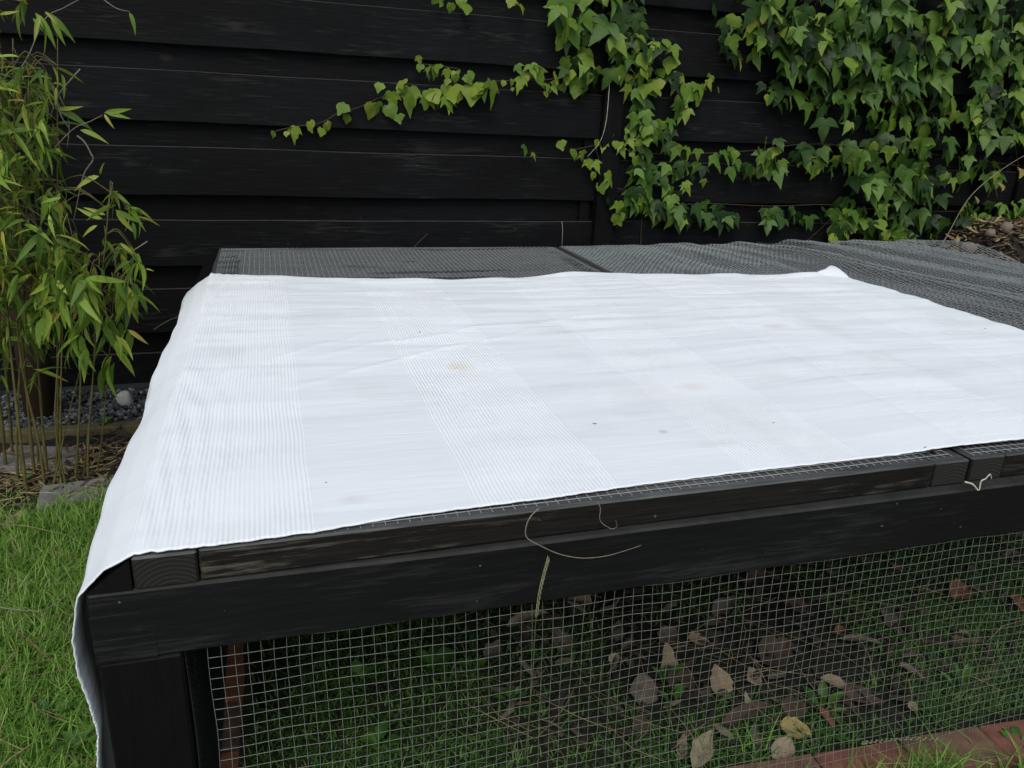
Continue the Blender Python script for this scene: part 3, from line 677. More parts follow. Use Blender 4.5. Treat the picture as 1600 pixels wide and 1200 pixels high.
# tufts at the bricks
xs = []; ys = []
for cx0, cy0, nn, sp in ((1.22, 0.935, 110, 0.06), (1.10, 0.94, 45, 0.05), (1.30, 0.925, 80, 0.05), (1.45, 0.90, 40, 0.06), (0.95, 0.94, 20, 0.05), (0.93, 1.1, 20, 0.06)):
    xs.append(rng.normal(cx0, sp * 0.5, nn)); ys.append(rng.normal(cy0, 0.02, nn))
x = np.concatenate(xs); y = np.concatenate(ys)
blades('grass_tuft', x, y, 0.02, rng.uniform(0.04, 0.10, len(x)), rng.uniform(0.002, 0.004, len(x)), rng.uniform(0.4, 1.5, len(x)), 'long grass tuft growing over the red edging bricks')

# straw, litter ---------------------------------------------
def straws(name, n_, xr, yr, zf, lr, wr, label, mat, cat='straw', curl=0.2, tilt=0.15, hfun=None):
    mb = MB()
    for i in range(n_):
        x = rng.uniform(*xr); y = rng.uniform(*yr); a = rng.uniform(0, PI); L_ = rng.uniform(*lr); w_ = rng.uniform(*wr); z = zf + rng.uniform(0, 0.02) + (hfun(x, y) if hfun else 0)
        d = Vector((math.cos(a), math.sin(a), rng.uniform(-tilt, tilt))); p = Vector((-d.y, d.x, 0)) ; c_ = Vector((x, y, z + abs(d.z) * L_ * 0.5))
        bend = p * rng.uniform(-curl, curl) * L_ + Vector((0, 0, rng.uniform(0, curl) * L_ * 0.5))
        A = c_ - d * L_ / 2; B = c_ + bend * 0.5; C_ = c_ + d * L_ / 2
        k_ = len(mb.v)
        for q, ww in ((A, 0.35), (B, 1), (C_, 0.3)):
            mb.v += [tuple(q - p * w_ * ww / 2), tuple(q + Vector((0, 0, w_ * 0.3))), tuple(q + p * w_ * ww / 2)]
        mb.f += [(k_, k_ + 1, k_ + 4, k_ + 3), (k_ + 1, k_ + 2, k_ + 5, k_ + 4), (k_ + 3, k_ + 4, k_ + 7, k_ + 6), (k_ + 4, k_ + 5, k_ + 8, k_ + 7)]
    return tag(link(name, mb.me(name, mat)), label, cat, kind='stuff')
straws('dry_bamboo_litter', 500, (-1.25, -0.45), (2.60, 3.05), 0.012, (0.03, 0.13), (0.004, 0.012), 'dry tan bamboo leaves and straw under the bamboo', M['straw'], 'litter')
straws('dry_grass_stems', 70, (-1.1, -0.28), (1.35, 2.6), 0.035, (0.10, 0.28), (0.002, 0.004), 'long dry stems lying across the lawn grass', M['straw'], 'dry grass', 0.25, 0.08)
straws('run_litter', 780, (0.45, 2.6), (1.12, 2.0), 0.012, (0.015, 0.08), (0.005, 0.028), 'small brown leaf litter on the floor of the run', M['litter'], 'litter', 0.4, 0.3)
straws('run_straw', 330, (0.4, 2.7), (1.12, 1.95), 0.03, (0.06, 0.22), (0.0012, 0.0025), 'thin dry stalks lying inside the run', M['straw'], 'straw', 0.25, 0.15)
straws('bed_litter', 500, (-0.75, 0.1), (2.66, 3.16), 0.02, (0.01, 0.05), (0.004, 0.016), 'brown bark and leaf crumbs on the soil bed', M['litter'], 'litter', 0.4, 0.3)

# dead leaves inside -----------------------------------------
def dead_leaf_me(L_, W_, mat, seed, point=1.3, curl=0.3, ragged=0.3):
    r_ = random.Random(seed); nu, nv = 12, 8; v = []; f = []
    for i in range(nu + 1):
        t = i / nu; wdt = W_ / 2 * (math.sin(PI * min(1, t ** 0.8 * 0.98 + 0.01)) ** 0.75) * (1 - 0.25 * max(0, t - 0.5) * point)
        for j in range(nv + 1):
            s_ = j / nv * 2 - 1
            x = (t - 0.5) * L_; y = s_ * wdt * (1 + ragged * noise.noise(Vector((t * 6, s_ * 1.5, seed))) + 0.5 * ragged * noise.noise(Vector((t * 17, s_ * 1.1, seed))))
            z = curl * 1.6 * abs(s_) ** 1.5 * wdt * 1.1 + 0.10 * L_ * math.sin(t * 3.1 + seed) + 0.12 * W_ * noise.noise(Vector((t * 4, s_ * 2, seed * 2.3))) - 0.012 * W_ * (1 if j == nv // 2 else 0)
            z += 0.02 * W_ * math.sin(abs(s_) * 3 + t * 26)
            v.append((x, y, z))
    for i in range(nu):
        for j in range(nv):
            a = i * (nv + 1) + j; f.append((a, a + nv + 1, a + nv + 2, a + 1))
    return mesh('fallen_leaf', v, f, mat, True)
def leaf_stalk(parent, L_, mat):
    mb = MB(); mb.tube([(-L_ * 0.48, 0, 0.002), (-L_ * 0.6, 0.004, 0.004), (-L_ * 0.72, 0.002, 0.002)], 0.0012, 5)
    link('leaf_stalk', mb.me('leaf_stalk', mat, True), parent)
LV = [  # px, py, length, width, world yaw deg, material, label, tilt
 (1121, 1062, .062, .050, 80, 'tan', 'broad tan dead leaf standing upright inside the run, left one of a pair', 1.0),
 (1178, 1056, .045, .042, 20, 'tan', 'squarish tan dead leaf right of the broad upright one', 0.7),
 (1168, 1096, .040, .014, 85, 'pale', 'narrow curled pale leaf hanging below the squarish tan leaf', 0.9),
 (1005, 1078, .065, .060, 70, 'grey', 'large grey-brown dead leaf beside the bright green weed', 0.5),
 (1042, 1032, .075, .036, 85, 'tan', 'pointed tan dead leaf above the bright green weed', 0.9),
 (960, 1030, .030, .022, 20, 'pale', 'small pale leaf left of the pointed tan leaf', 0.4),
 (1308, 1072, .075, .030, -35, 'tan', 'long slanted tan leaf to the right of the upright pair', 0.4),
 (1098, 1170, .110, .036, 40, 'pale', 'longest pale curled leaf near the front brick edge', 0.35),
 (1066, 1166, .060, .022, 55, 'tan', 'slim tan leaf left of the longest pale leaf', 0.3),
 (1243, 1140, .060, .045, -35, 'yellow', 'yellowish crinkled leaf just behind the front bricks', 0.4),
 (1222, 1172, .060, .040, 30, 'pale', 'pale crinkled leaf in front of the yellowish one', 0.3),
 (1165, 1118, .120, .030, 8, 'brown', 'brown strip of leaf below the upright pair', 0.2),
 (1500, 925, .085, .055, 20, 'rust', 'rust-brown curled leaf far right inside the run', 0.4),
 (1590, 942, .060, .050, 70, 'rust', 'orange-brown leaf at the right picture edge', 0.5),
 (1405, 890, .050, .035, 10, 'rust', 'small rusty leaf on the grass under the beam', 0.3),
 (1352, 876, .050, .030, 120, 'brown', 'small dark brown leaf close under the beam', 0.3),
 (1312, 984, .028, .020, 10, 'rust', 'small orange leaf at the tip of the grey strip leaf', 0.3),
 (1345, 1002, .090, .022, -30, 'grey', 'narrow grey strip leaf in the middle of the right half', 0.2),
 (825, 968, .110, .030, 12, 'tan', 'long tan leaf behind the green seed stalk', 0.3),
 (905, 940, .060, .040, 150, 'tan', 'tan leaf close under the beam right of the seed stalk', 0.3),
 (965, 985, .060, .030, 60, 'grey', 'grey leaf slanting beside the dark hollow', 0.5),
 (1045, 992, .060, .045, 30, 'grey', 'greyish leaf at the back of the leaf patch', 0.4),
 (1092, 1000, .050, .030, -30, 'tan', 'small curled tan leaf at the back of the leaf patch', 0.5),
 (1182, 903, .070, .045, 15, 'brown', 'reddish brown leaf near the middle under the beam', 0.4),
 (1242, 950, .060, .045, -50, 'brown', 'dark purplish brown leaf right of the middle', 0.4),
 (1425, 1052, .070, .022, -45, 'grey', 'thin grey leaf lying in the right grass', 0.2),
 (1350, 1092, .100, .050, -10, 'brown', 'wide flat brown leaf right of the slanted tan one', 0.15),
 (1426, 1103, .026, .022, 10, 'tan', 'tiny tan leaf in the grass above the right bricks', 0.5),
 (1212, 1018, .090, .070, 20, 'brown', 'crumpled dark brown leaf behind the upright pair', 0.5),
 (1000, 1135, .050, .035, 60, 'brown', 'dark brown leaf left of the slim tan leaf', 0.3),
 (1238, 1108, .060, .045, 60, 'brown', 'brown leaf behind the yellowish crinkled one', 0.3),
 (1290, 1120, .045, .016, 110, 'rust', 'small brown upright leaf sliver beside the green weed', 0.8),
 (100, 870, .085, .022, -15, 'rust', 'brown narrow leaf on the lawn left of the cloth', 0.1),
 (40, 838, .030, .022, 30, 'rust', 'small brown leaf on the lawn near the left edge', 0.1),
 (770, 1015, .055, .035, 40, 'grey', 'dull grey leaf in the dark left of the seed stalk', 0.3),
 (875, 1000, .060, .040, 100, 'grey', 'grey-beige leaf lying just right of the seed stalk', 0.3),
 (1130, 950, .075, .040, 25, 'grey', 'beige-grey leaf under the beam above the upright pair', 0.35),
 (1385, 965, .055, .035, 60, 'grey', 'grey-beige leaf in the grass of the right half', 0.35),
 (1065, 1060, .080, .045, 20, 'brown', 'dark curled leaf left of the broad upright leaf', 0.35),
 (1180, 1150, .060, .020, 60, 'grey', 'narrow grey leaf left of the pale crinkled one', 0.4),
 (22, 812, .080, .035, 70, 'pale', 'pale dry leaf where lawn meets the bamboo litter', 0.2),
]
for k_, (px, py, L_, W_, yaw, mt, lab, tilt) in enumerate(LV):
    P = at(px, py, 2, 0.02 + tilt * L_ * 0.4)
    L_ *= 1.15; W_ *= 1.15
    o = link('fallen_leaf', dead_leaf_me(L_, W_, DL[mt], k_ + 1), loc=(P[0], P[1], P[2]))
    # standing leaves face the viewer, lying ones rest on the litter
    R = Matrix.Rotation(math.radians(yaw), 4, 'Z')
    o.rotation_euler = (Matrix.Rotation(tilt * 0.9, 4, 'X') @ R).to_euler()
    leaf_stalk(o, L_, DL['brown'])
    tag(o, lab, 'leaf', 'dead leaves lying about')

# weeds -------------------------------------------------------
def oval_me(L_, W_, mat, seed, n_=8):
    v = []; f = []
    for i in range(n_ + 1):
        t = i / n_; wv = W_ / 2 * math.sin(PI * (0.04 + 0.94 * t)) ** 0.8
        for s_ in (-1, -0.5, 0, 0.5, 1):
            v.append((t * L_, s_ * wv, 0.25 * abs(s_) * wv + L_ * 0.35 * t - L_ * 0.45 * t * t + 0.04 * W_ * math.sin(t * 14 + seed) * abs(s_)))
    for i in range(n_):
        for j in range(4):
            a = i * 5 + j; f.append((a, a + 5, a + 6, a + 1))
    return mesh('leaf', v, f, mat, True)
def weed(px, py, nl, L_, W_, lab, seed, up=0.4, z=0.015):
    P = at(px, py, 2, z); e = empty('weed_plant', (P[0], P[1], 0.01)); tag(e, lab, 'weed', 'green weeds')
    r_ = random.Random(seed); me = [oval_me(L_ * q, W_ * q, M['weed'], seed) for q in (1, 0.8, 0.65)]
    mb = MB()
    for i in range(nl):
        a = i * 2.4 + r_.uniform(-.3, .3); el = r_.uniform(up * 0.4, up * 1.6); rr = r_.uniform(0.004, 0.02)
        o = link('leaf', me[i % 3], e, (math.cos(a) * rr, math.sin(a) * rr, 0.01 + 0.02 * el), (r_.uniform(-.3, .3), -el, a))
        mb.tube([(0, 0, 0), (math.cos(a) * rr, math.sin(a) * rr, 0.01 + 0.02 * el)], 0.0012, 4)
    link('stem', mb.me('stem', M['weed'], True), e)
weed(1042, 1078, 6, .050, .028, 'bright green broad-leaved weed below the pointed tan leaf', 1, 0.9)
weed(1052, 1108, 5, .040, .022, 'small bright green weed in front of the broad-leaved one', 2, 0.6)
weed(1285, 1118, 7, .055, .022, 'bright green weed behind the front bricks right of the yellowish leaf', 3, 0.9)
weed(1120, 1095, 6, .028, .016, 'tiny green weed under the upright tan leaf', 4, 0.5)
weed(672, 1045, 5, .050, .044, 'dark green round-leaved weed in the shaded left half of the run', 5, 0.4)
weed(560, 1072, 9, .038, .026, 'dull yellow-green clover-like weed in the shaded left corner', 6, 0.5)
weed(590, 1170, 7, .040, .030, 'green weed low at the left near the front wire', 7, 0.5)
weed(1500, 1085, 8, .050, .014, 'narrow-leaved green tuft above the right bricks', 8, 0.9)
weed(1592, 1170, 9, .034, .020, 'green rosette weed in front of the bricks, bottom right corner', 9, 0.5, 0.02)
weed(82, 1112, 4, .040, .028, 'round bright green leaf plant in the lawn left of the black post', 10, 0.6, 0.04)
weed(120, 1160, 8, .050, .022, 'leafy green weed in the lawn close to the hanging cloth', 11, 0.5, 0.04)
weed(162, 668, 4, .045, .04, 'little round-leaved green weed growing in the gravel', 12, 0.8, 0.03)
weed(30, 755, 6, .04, .02, 'small green weed at the foot of the bamboo', 13, 0.6, 0.03)
weed(735, 1050, 7, .03, .02, 'small dull green weed right of the round-leaved one', 14, 0.5)
weed(800, 1100, 9, .03, .018, 'low green weed below the round-leaved one', 15, 0.5)

# stems in front of the rails ---------------------------------
def px_line(pp, y): return [tuple(at(a, b_, 1, y)) for a, b_ in pp]
def smooth(pts, n_=6):
    out = []; P = [Vector(p) for p in pts]
    for i in range(len(P) - 1):
        p0, p1, p2, p3 = P[max(i - 1, 0)], P[i], P[i + 1], P[min(i + 2, len(P) - 1)]
        for k_ in range(n_):
            t = k_ / n_; out.append(0.5 * ((2 * p1) + (-p0 + p2) * t + (2 * p0 - 5 * p1 + 4 * p2 - p3) * t * t + (-p0 + 3 * p1 - 3 * p2 + p3) * t ** 3))
    out.append(P[-1]); return out
def stem_thing(name, pts, r, mat, lab, cat):
    mb = MB(); pts = smooth(pts); o0 = Vector(pts[0]); n_ = len(pts)
    mb.tube([Vector(p) - o0 for p in pts], [r * (1 - 0.6 * i / n_) for i in range(n_)], 6)
    return tag(link(name, mb.me(name, mat, True), loc=o0), lab, cat)
stem_thing('dried_twig', px_line([(842, 794), (826, 812), (822, 838), (845, 853), (875, 866), (910, 872), (945, 869), (975, 861), (1002, 852)], 1.026), 0.0012, M['twig'], 'long thin dry stem curling down over the front beam', 'dry stem')
stem_thing('dried_twig', px_line([(934, 784), (938, 795), (938, 814), (955, 826), (964, 822), (962, 813)], 1.034), 0.001, M['twig'], 'short hooked dry stem hanging from the front rail', 'dry stem')
rt = stem_thing('dry_root', px_line([(1508, 753), (1520, 757), (1529, 766), (1533, 752), (1540, 748), (1547, 741), (1549, 748)], 1.026), 0.0020, M['root'], 'white kinked root bit caught on the beam at the right', 'root bit')
st = stem_thing('grass_stalk', px_line([(820, 1190), (832, 1060), (836, 985), (842, 935), (856, 879)], 1.0), 0.0011, M['stalk'], 'green seed-headed grass stalk standing in front of the beam', 'grass stalk')
mb = MB(); o0 = Vector(px_line([(820, 1190)], 1.0)[0])
HS = smooth(px_line([(838, 966), (842, 935), (849, 905), (856, 880)], 1.0), 8)
for i, p in enumerate(HS):
    side = 1 if i % 2 else -1; q = Vector(p) - o0
    mb.tube([q, q + Vector((side * 0.0016, -0.0008, 0.005)), q + Vector((side * 0.0014, -0.0004, 0.015))], [0.0008, 0.0014, 0.0002], 5)
link('seed_head', mb.me('seed_head', M['seed'], True), st)
o = link('fallen_leaf', dead_leaf_me(0.03, 0.02, DL['red'], 77), loc=tuple(at(1453, 707, 2, 0.703) + np.array([0, 0, 0.002]))); tag(o, 'small red leaf peeping from under the front edge of the cloth', 'leaf')
# lying seed head over the bricks
mb = MB(); HB = smooth([tuple(at(a, b_, 2, 0.055)) for a, b_ in ((1345, 1162), (1380, 1158), (1420, 1155), (1465, 1156))], 10); o0 = Vector(HB[0])
for i, p in enumerate(HB):
    q = Vector(p) - o0; s_ = 1 if i % 2 else -1
    mb.tube([q, q + Vector((0.004, s_ * 0.003, 0.001)), q + Vector((0.009, s_ * 0.001, 0.001))], [0.0008, 0.002, 0.0004], 5)
tag(link('grass_stalk', mb.me('grass_stalk', M['seed'], True), loc=o0), 'pale seed head lying flat across the edging bricks', 'grass stalk')
stem_thing('dried_twig', [tuple(at(a, b_, 2, 0.05)) for a, b_ in ((1372, 1193), (1440, 1192), (1500, 1188), (1568, 1180))], 0.0012, M['twig'], 'straight yellow dry stem lying along the front of the bricks', 'dry stem')
stem_thing('dried_twig', [tuple(at(a, b_, 2, 0.05)) for a, b_ in ((-20, 945), (30, 953), (75, 950), (130, 908), (160, 890))], 0.0018, M['twig'], 'long dry straw lying across the lawn up to the cloth', 'dry stem')
# net-like rear stem and tall dry arc on the heap
stem_thing('dried_twig', px_line([(1461, 398), (1480, 368), (1510, 315), (1545, 280), (1592, 248), (1640, 225)], 3.46), 0.0035, M['twig'], 'long pale dry stalk arching up from the heap in front of the ivy', 'dry stem')
stem_thing('dead_vine', px_line([(953, 120), (951, 150), (947, 190), (938, 220), (918, 245)], 3.63), 0.0016, M['root'], 'thin white dead vine thread hanging on the fence post', 'dry vine')
stem_thing('dead_vine', px_line([(878, 346), (879, 360), (878, 384)], 3.68), 0.0012, M['root'], 'short white thread on the lowest visible board', 'dry vine')

# ------------------------------------------------------------ ivy
def ivy_leaf_me(L_, seed, mat, young=False):
    r_ = random.Random(seed)
    if young:
        out_ = [(0, 0.02), (0.16, 0.10), (0.34, 0.02), (0.48, -0.18), (0.44, -0.36), (0.34, -0.50), (0.22, -0.60), (0.10, -0.78), (0.0, -0.92)]
    else:
        out_ = [(0, 0.03), (0.13, 0.12), (0.30, 0.10), (0.44, -0.06), (0.66, -0.44), (0.40, -0.34), (0.29, -0.42), (0.26, -0.62), (0.13, -0.88), (0.0, -1.25)]
    rt_ = [(x * r_.uniform(.85, 1.15), y * r_.uniform(.93, 1.07)) for x, y in out_]; lf = [(-x * r_.uniform(.85, 1.15), y) for x, y in out_[1:-1]][::-1]
    pts = rt_ + lf; v = []; f = []
    mid = [(0, 0.0), (0, -0.28), (0, -0.6)]
    def zz(x, y): return 0.16 * abs(x) * 1.3 - 0.10 * (y + 0.3) ** 2 - 0.35 * x * x + 0.05 * math.sin(8 * x + 5 * y + seed)
    for x, y in pts: v.append((x * L_, -zz(x, y) * L_ + 0, y * L_))
    c_ = len(v)
    for x, y in mid: v.append((x * L_, -zz(x, y) * L_ - 0.02 * L_, y * L_))
    n_ = len(pts)
    for i in range(n_):
        a, b_ = i, (i + 1) % n_
        ya = (pts[a][1] + pts[b_][1]) / 2; c = c_ if ya > -0.12 else c_ + 1 if ya > -0.5 else c_ + 2
        f.append((a, b_, c))
    # close the fans along the midrib
    def mids(y): return c_ if y > -0.12 else c_ + 1 if y > -0.5 else c_ + 2
    for i in range(n_):
        a, b_ = i, (i + 1) % n_; d = (b_ + 1) % n_
        m1 = mids((pts[a][1] + pts[b_][1]) / 2); m2 = mids((pts[b_][1] + pts[d][1]) / 2)
        if m1 != m2: f.append((b_, m2, m1))
    return mesh('leaf', v, f, mat, True)
ivy = empty('ivy', (4.0, 3.66, 0)); tag(ivy, 'green climbing ivy with pointed leaves covering the right part of the fence', 'ivy')
IVM = [ivy_leaf_me(1.0, s_, M['ivy']) for s_ in range(6)]; IVY = [ivy_leaf_me(1.0, s_ + 20, M['ivy_young'], True) for s_ in range(3)] + [ivy_leaf_me(1.0, 31, M['ivy_young'])]
# regions: (x0, y0, x1, y1, count, size, young share, depth)
REG = [(870, -40, 1000, 60, 26, .105, .35, .10), (880, 50, 1010, 115, 16, .085, .5, .08), (960, 60, 1060, 140, 20, .085, .5, .08), (980, 130, 1080, 190, 12, .085, .2, .07), (990, 190, 1060, 250, 16, .075, .4, .07),
       (960, 200, 1010, 240, 9, .05, 1, .05), (990, 250, 1060, 340, 22, .08, .15, .08), (945, 300, 1030, 335, 8, .09, .1, .07), (1050, 250, 1100, 290, 5, .06, .5, .05),
       (1040, -30, 1240, 20, 4, .08, .2, .06), (1130, 10, 1260, 85, 26, .085, .25, .09), (1180, -40, 1400, 40, 46, .10, .25, .13), (1220, 30, 1420, 110, 50, .10, .1, .14),
       (1330, -40, 1620, 30, 44, .10, .08, .14), (1400, 20, 1620, 90, 48, .10, .06, .14), (1380, 80, 1490, 150, 22, .095, .08, .12), (1520, 70, 1640, 160, 30, .095, .08, .12),
       (1190, 125, 1290, 165, 14, .08, .2, .08), (1280, 115, 1420, 195, 32, .09, .12, .10), (1420, 150, 1560, 200, 22, .09, .1, .10), (1520, 140, 1640, 215, 26, .085, .4, .12),
       (1060, 230, 1190, 262, 14, .075, .35, .06), (1180, 215, 1330, 262, 22, .085, .15, .08), (1330, 210, 1450, 300, 36, .095, .08, .12), (1440, 215, 1560, 290, 22, .09, .06, .10), (1560, 160, 1650, 230, 14, .08, .4, .1),
       (1040, 315, 1150, 345, 14, .075, .2, .05), (1190, 320, 1290, 345, 12, .075, .1, .05), (1290, 310, 1410, 380, 34, .085, .3, .09), (1400, 290, 1480, 370, 16, .09, .05, .09), (1500, 315, 1640, 350, 24, .095, .35, .10),
       (1490, 350, 1540, 372, 8, .08, .6, .08), (1560, 330, 1660, 380, 14, .09, .3, .1), (1640, -40, 2000, 380, 150, .11, .08, .14)]
placed = []
def slot_ok(px, py): return True
ivr = random.Random(5)
for (x0, y0, x1, y1, cnt, sz, yo, dp) in REG:
    for i in range(int(cnt * (1.45 if dp > .09 else 1.35))):
        px = ivr.uniform(x0, x1); py = ivr.uniform(y0, y1); dd = ivr.random() ** 0.7 * dp + 0.012
        P = at(px, py, 1, FY - 0.014 - dd)
        placed.append((P, sz * ivr.uniform(0.62, 1.12), ivr.random() < yo, dd))
# tendril of small yellow-green leaves creeping left along the boards
TEND = [(1000, 118, .045, 1), (985, 124, .05, 1), (915, 112, .06, 1), (902, 130, .075, 1), (890, 118, .06, 1), (868, 122, .055, 1), (855, 136, .035, 1), (837, 116, .065, 1), (820, 118, .04, 1), (800, 128, .03, 1),
        (768, 138, .085, 1), (738, 146, .085, 1), (708, 146, .08, 1), (730, 122, .045, 1), (712, 122, .035, 1), (698, 113, .04, 1), (680, 112, .05, 1), (657, 105, .035, 1), (640, 148, .085, 1), (672, 150, .07, 1), (700, 162, .06, 1),
        (612, 152, .06, 1), (606, 172, .06, 1), (582, 170, .07, 1), (540, 170, .055, 1), (542, 184, .04, 1), (510, 196, .04, 1), (484, 196, .05, 1), (462, 205, .05, 1), (503, 205, .035, 1), (448, 209, .025, 1), (427, 209, .028, 1),
        (686, -4, .05, 1), (705, 10, .04, 1), (728, 12, .05, 1), (690, 4, .035, 1), (720, 0, .045, 1), (812, 12, .045, 1), (800, 2, .045, 1),
        (820, 235, .05, 0), (832, 243, .03, 1), (876, 226, .045, 1), (895, 240, .05, 1), (909, 242, .045, 1), (917, 255, .04, 1), (929, 258, .045, 1), (928, 274, .04, 1), (932, 224, .045, 1), (945, 228, .04, 1), (962, 225, .035, 1), (948, 278, .06, 1), (940, 292, .06, 1),
        (1076, 150, .08, 1), (1090, 155, .06, 1), (1106, 130, .04, 1), (1112, 122, .03, 1), (1228, 113, .03, 1), (1236, 113, .035, 1), (1244, 112, .03, 1), (1125, 340, .07, 0)]
for px, py, sz, yo in TEND:
    P = at(px, py - sz * 120, 1, FY - 0.03 - ivr.random() * 0.03); placed.append((P, sz * 1.25, bool(yo), 0.03))
for px, py, sz, yo in TEND:
    if px > 590 and py > 90 and py < 200:
        for _ in range(2):
            P = at(px + ivr.uniform(-22, 22), py - sz * 120 + ivr.uniform(-16, 16), 1, FY - 0.03 - ivr.random() * 0.04); placed.append((P, sz * ivr.uniform(0.7, 1.1), ivr.random() < 0.75, 0.03))
vis = [q for q in placed if -50 < 0 or True]
def cam_dist(P): return np.linalg.norm(P - CAM)
def inview(P):
    c_ = RW.T @ (P - CAM); return c_[2] > 0 and -20 < 800 + F * c_[0] / c_[2] < 1620 and -20 < 600 + F * c_[1] / c_[2] < 1220
order = sorted(range(len(placed)), key=lambda i: -(placed[i][1] / cam_dist(placed[i][0]) * (1 if inview(placed[i][0]) else 0.01) + placed[i][3] * 0.3))
mass = MB(); massy = MB()
for rank, i in enumerate(order):
    P, sz, yo, dd = placed[i]
    me = ivr.choice(IVY if yo else IVM)
    eul = (ivr.uniform(-0.75, 0.35), ivr.uniform(-0.55, 0.55), ivr.uniform(-0.9, 0.9))
    sz *= ivr.uniform(0.85, 1.25) if not yo else 1.0
    if rank < 290:
        o = link('leaf', me, ivy, tuple(Vector(P) - ivy.location), eul); o.scale = (sz, sz, sz)
    else:
        R = Matrix.Translation(Vector(P) - ivy.location) @ Matrix.LocRotScale(None, __import__('mathutils').Euler(eul), Vector((sz, sz, sz)))
        (massy if yo else mass).add([R @ v.co for v in me.vertices], [tuple(p.vertices) for p in me.polygons])
# deep inner leaves close to the boards, filling the mass
for (x0, y0, x1, y1, cnt, sz, yo, dp) in REG:
    if dp < 0.085: continue
    for i in range(int(cnt * 0.4)):
        P = at(ivr.uniform(x0, x1), ivr.uniform(y0, y1), 1, FY - 0.015 - ivr.random() * 0.03); s2 = sz * ivr.uniform(.6, .95)
        R = Matrix.Translation(Vector(P) - ivy.location) @ Matrix.LocRotScale(None, __import__('mathutils').Euler((ivr.uniform(-.3, .3), ivr.uniform(-.6, .6), ivr.uniform(-.8, .8))), Vector((s2, s2, s2)))
        me = ivr.choice(IVM); mass.add([R @ v.co for v in me.vertices], [tuple(p.vertices) for p in me.polygons])
o = link('foliage', mass.me('foliage', M['ivy_i'], True), ivy); o['kind'] = 'stuff'
o = link('young_foliage', massy.me('young_foliage', M['ivy_young_i'], True), ivy); o['kind'] = 'stuff'; o['label'] = 'small yellow-green young ivy leaves'
mb = MB()
VN = [[(1000, 118), (960, 116), (905, 112), (860, 124), (800, 126), (765, 128), (700, 140), (640, 142), (600, 150), (560, 168), (530, 176), (500, 192), (460, 198), (430, 205)],
      [(700, 140), (720, 112), (700, 105), (660, 100)], [(1000, 400), (1005, 300), (1010, 200), (1010, 110), (1000, 40), (960, -20)], [(1005, 225), (960, 218), (925, 228), (890, 235)], [(930, 230), (940, 260), (955, 290), (1000, 300)],
      [(1010, 240), (1080, 240), (1180, 235), (1260, 225), (1350, 230), (1450, 240), (1600, 260)], [(1010, 325), (1100, 318), (1200, 322), (1300, 320), (1400, 330), (1500, 330)], [(1248, 390), (1266, 372), (1288, 352), (1300, 340)],
      [(1030, 90), (1060, 130), (1090, 148), (1112, 120)], [(1450, 380), (1440, 250), (1420, 120), (1430, -20)], [(1600, 400), (1590, 250), (1560, 100), (1540, -20)], [(1240, 150), (1320, 140), (1420, 160)], [(1240, 90), (1260, 30), (1300, -30)],
      [(1345, 388), (1362, 368), (1372, 350)], [(645, 388), (655, 378), (668, 365)]]
for pp in VN: mb.tube([p - ivy.location for p in smooth(px_line(pp, FY - 0.028), 4)], 0.0022, 5)
link('vine_stem', mb.me('vine_stem', M['vine'], True), ivy)

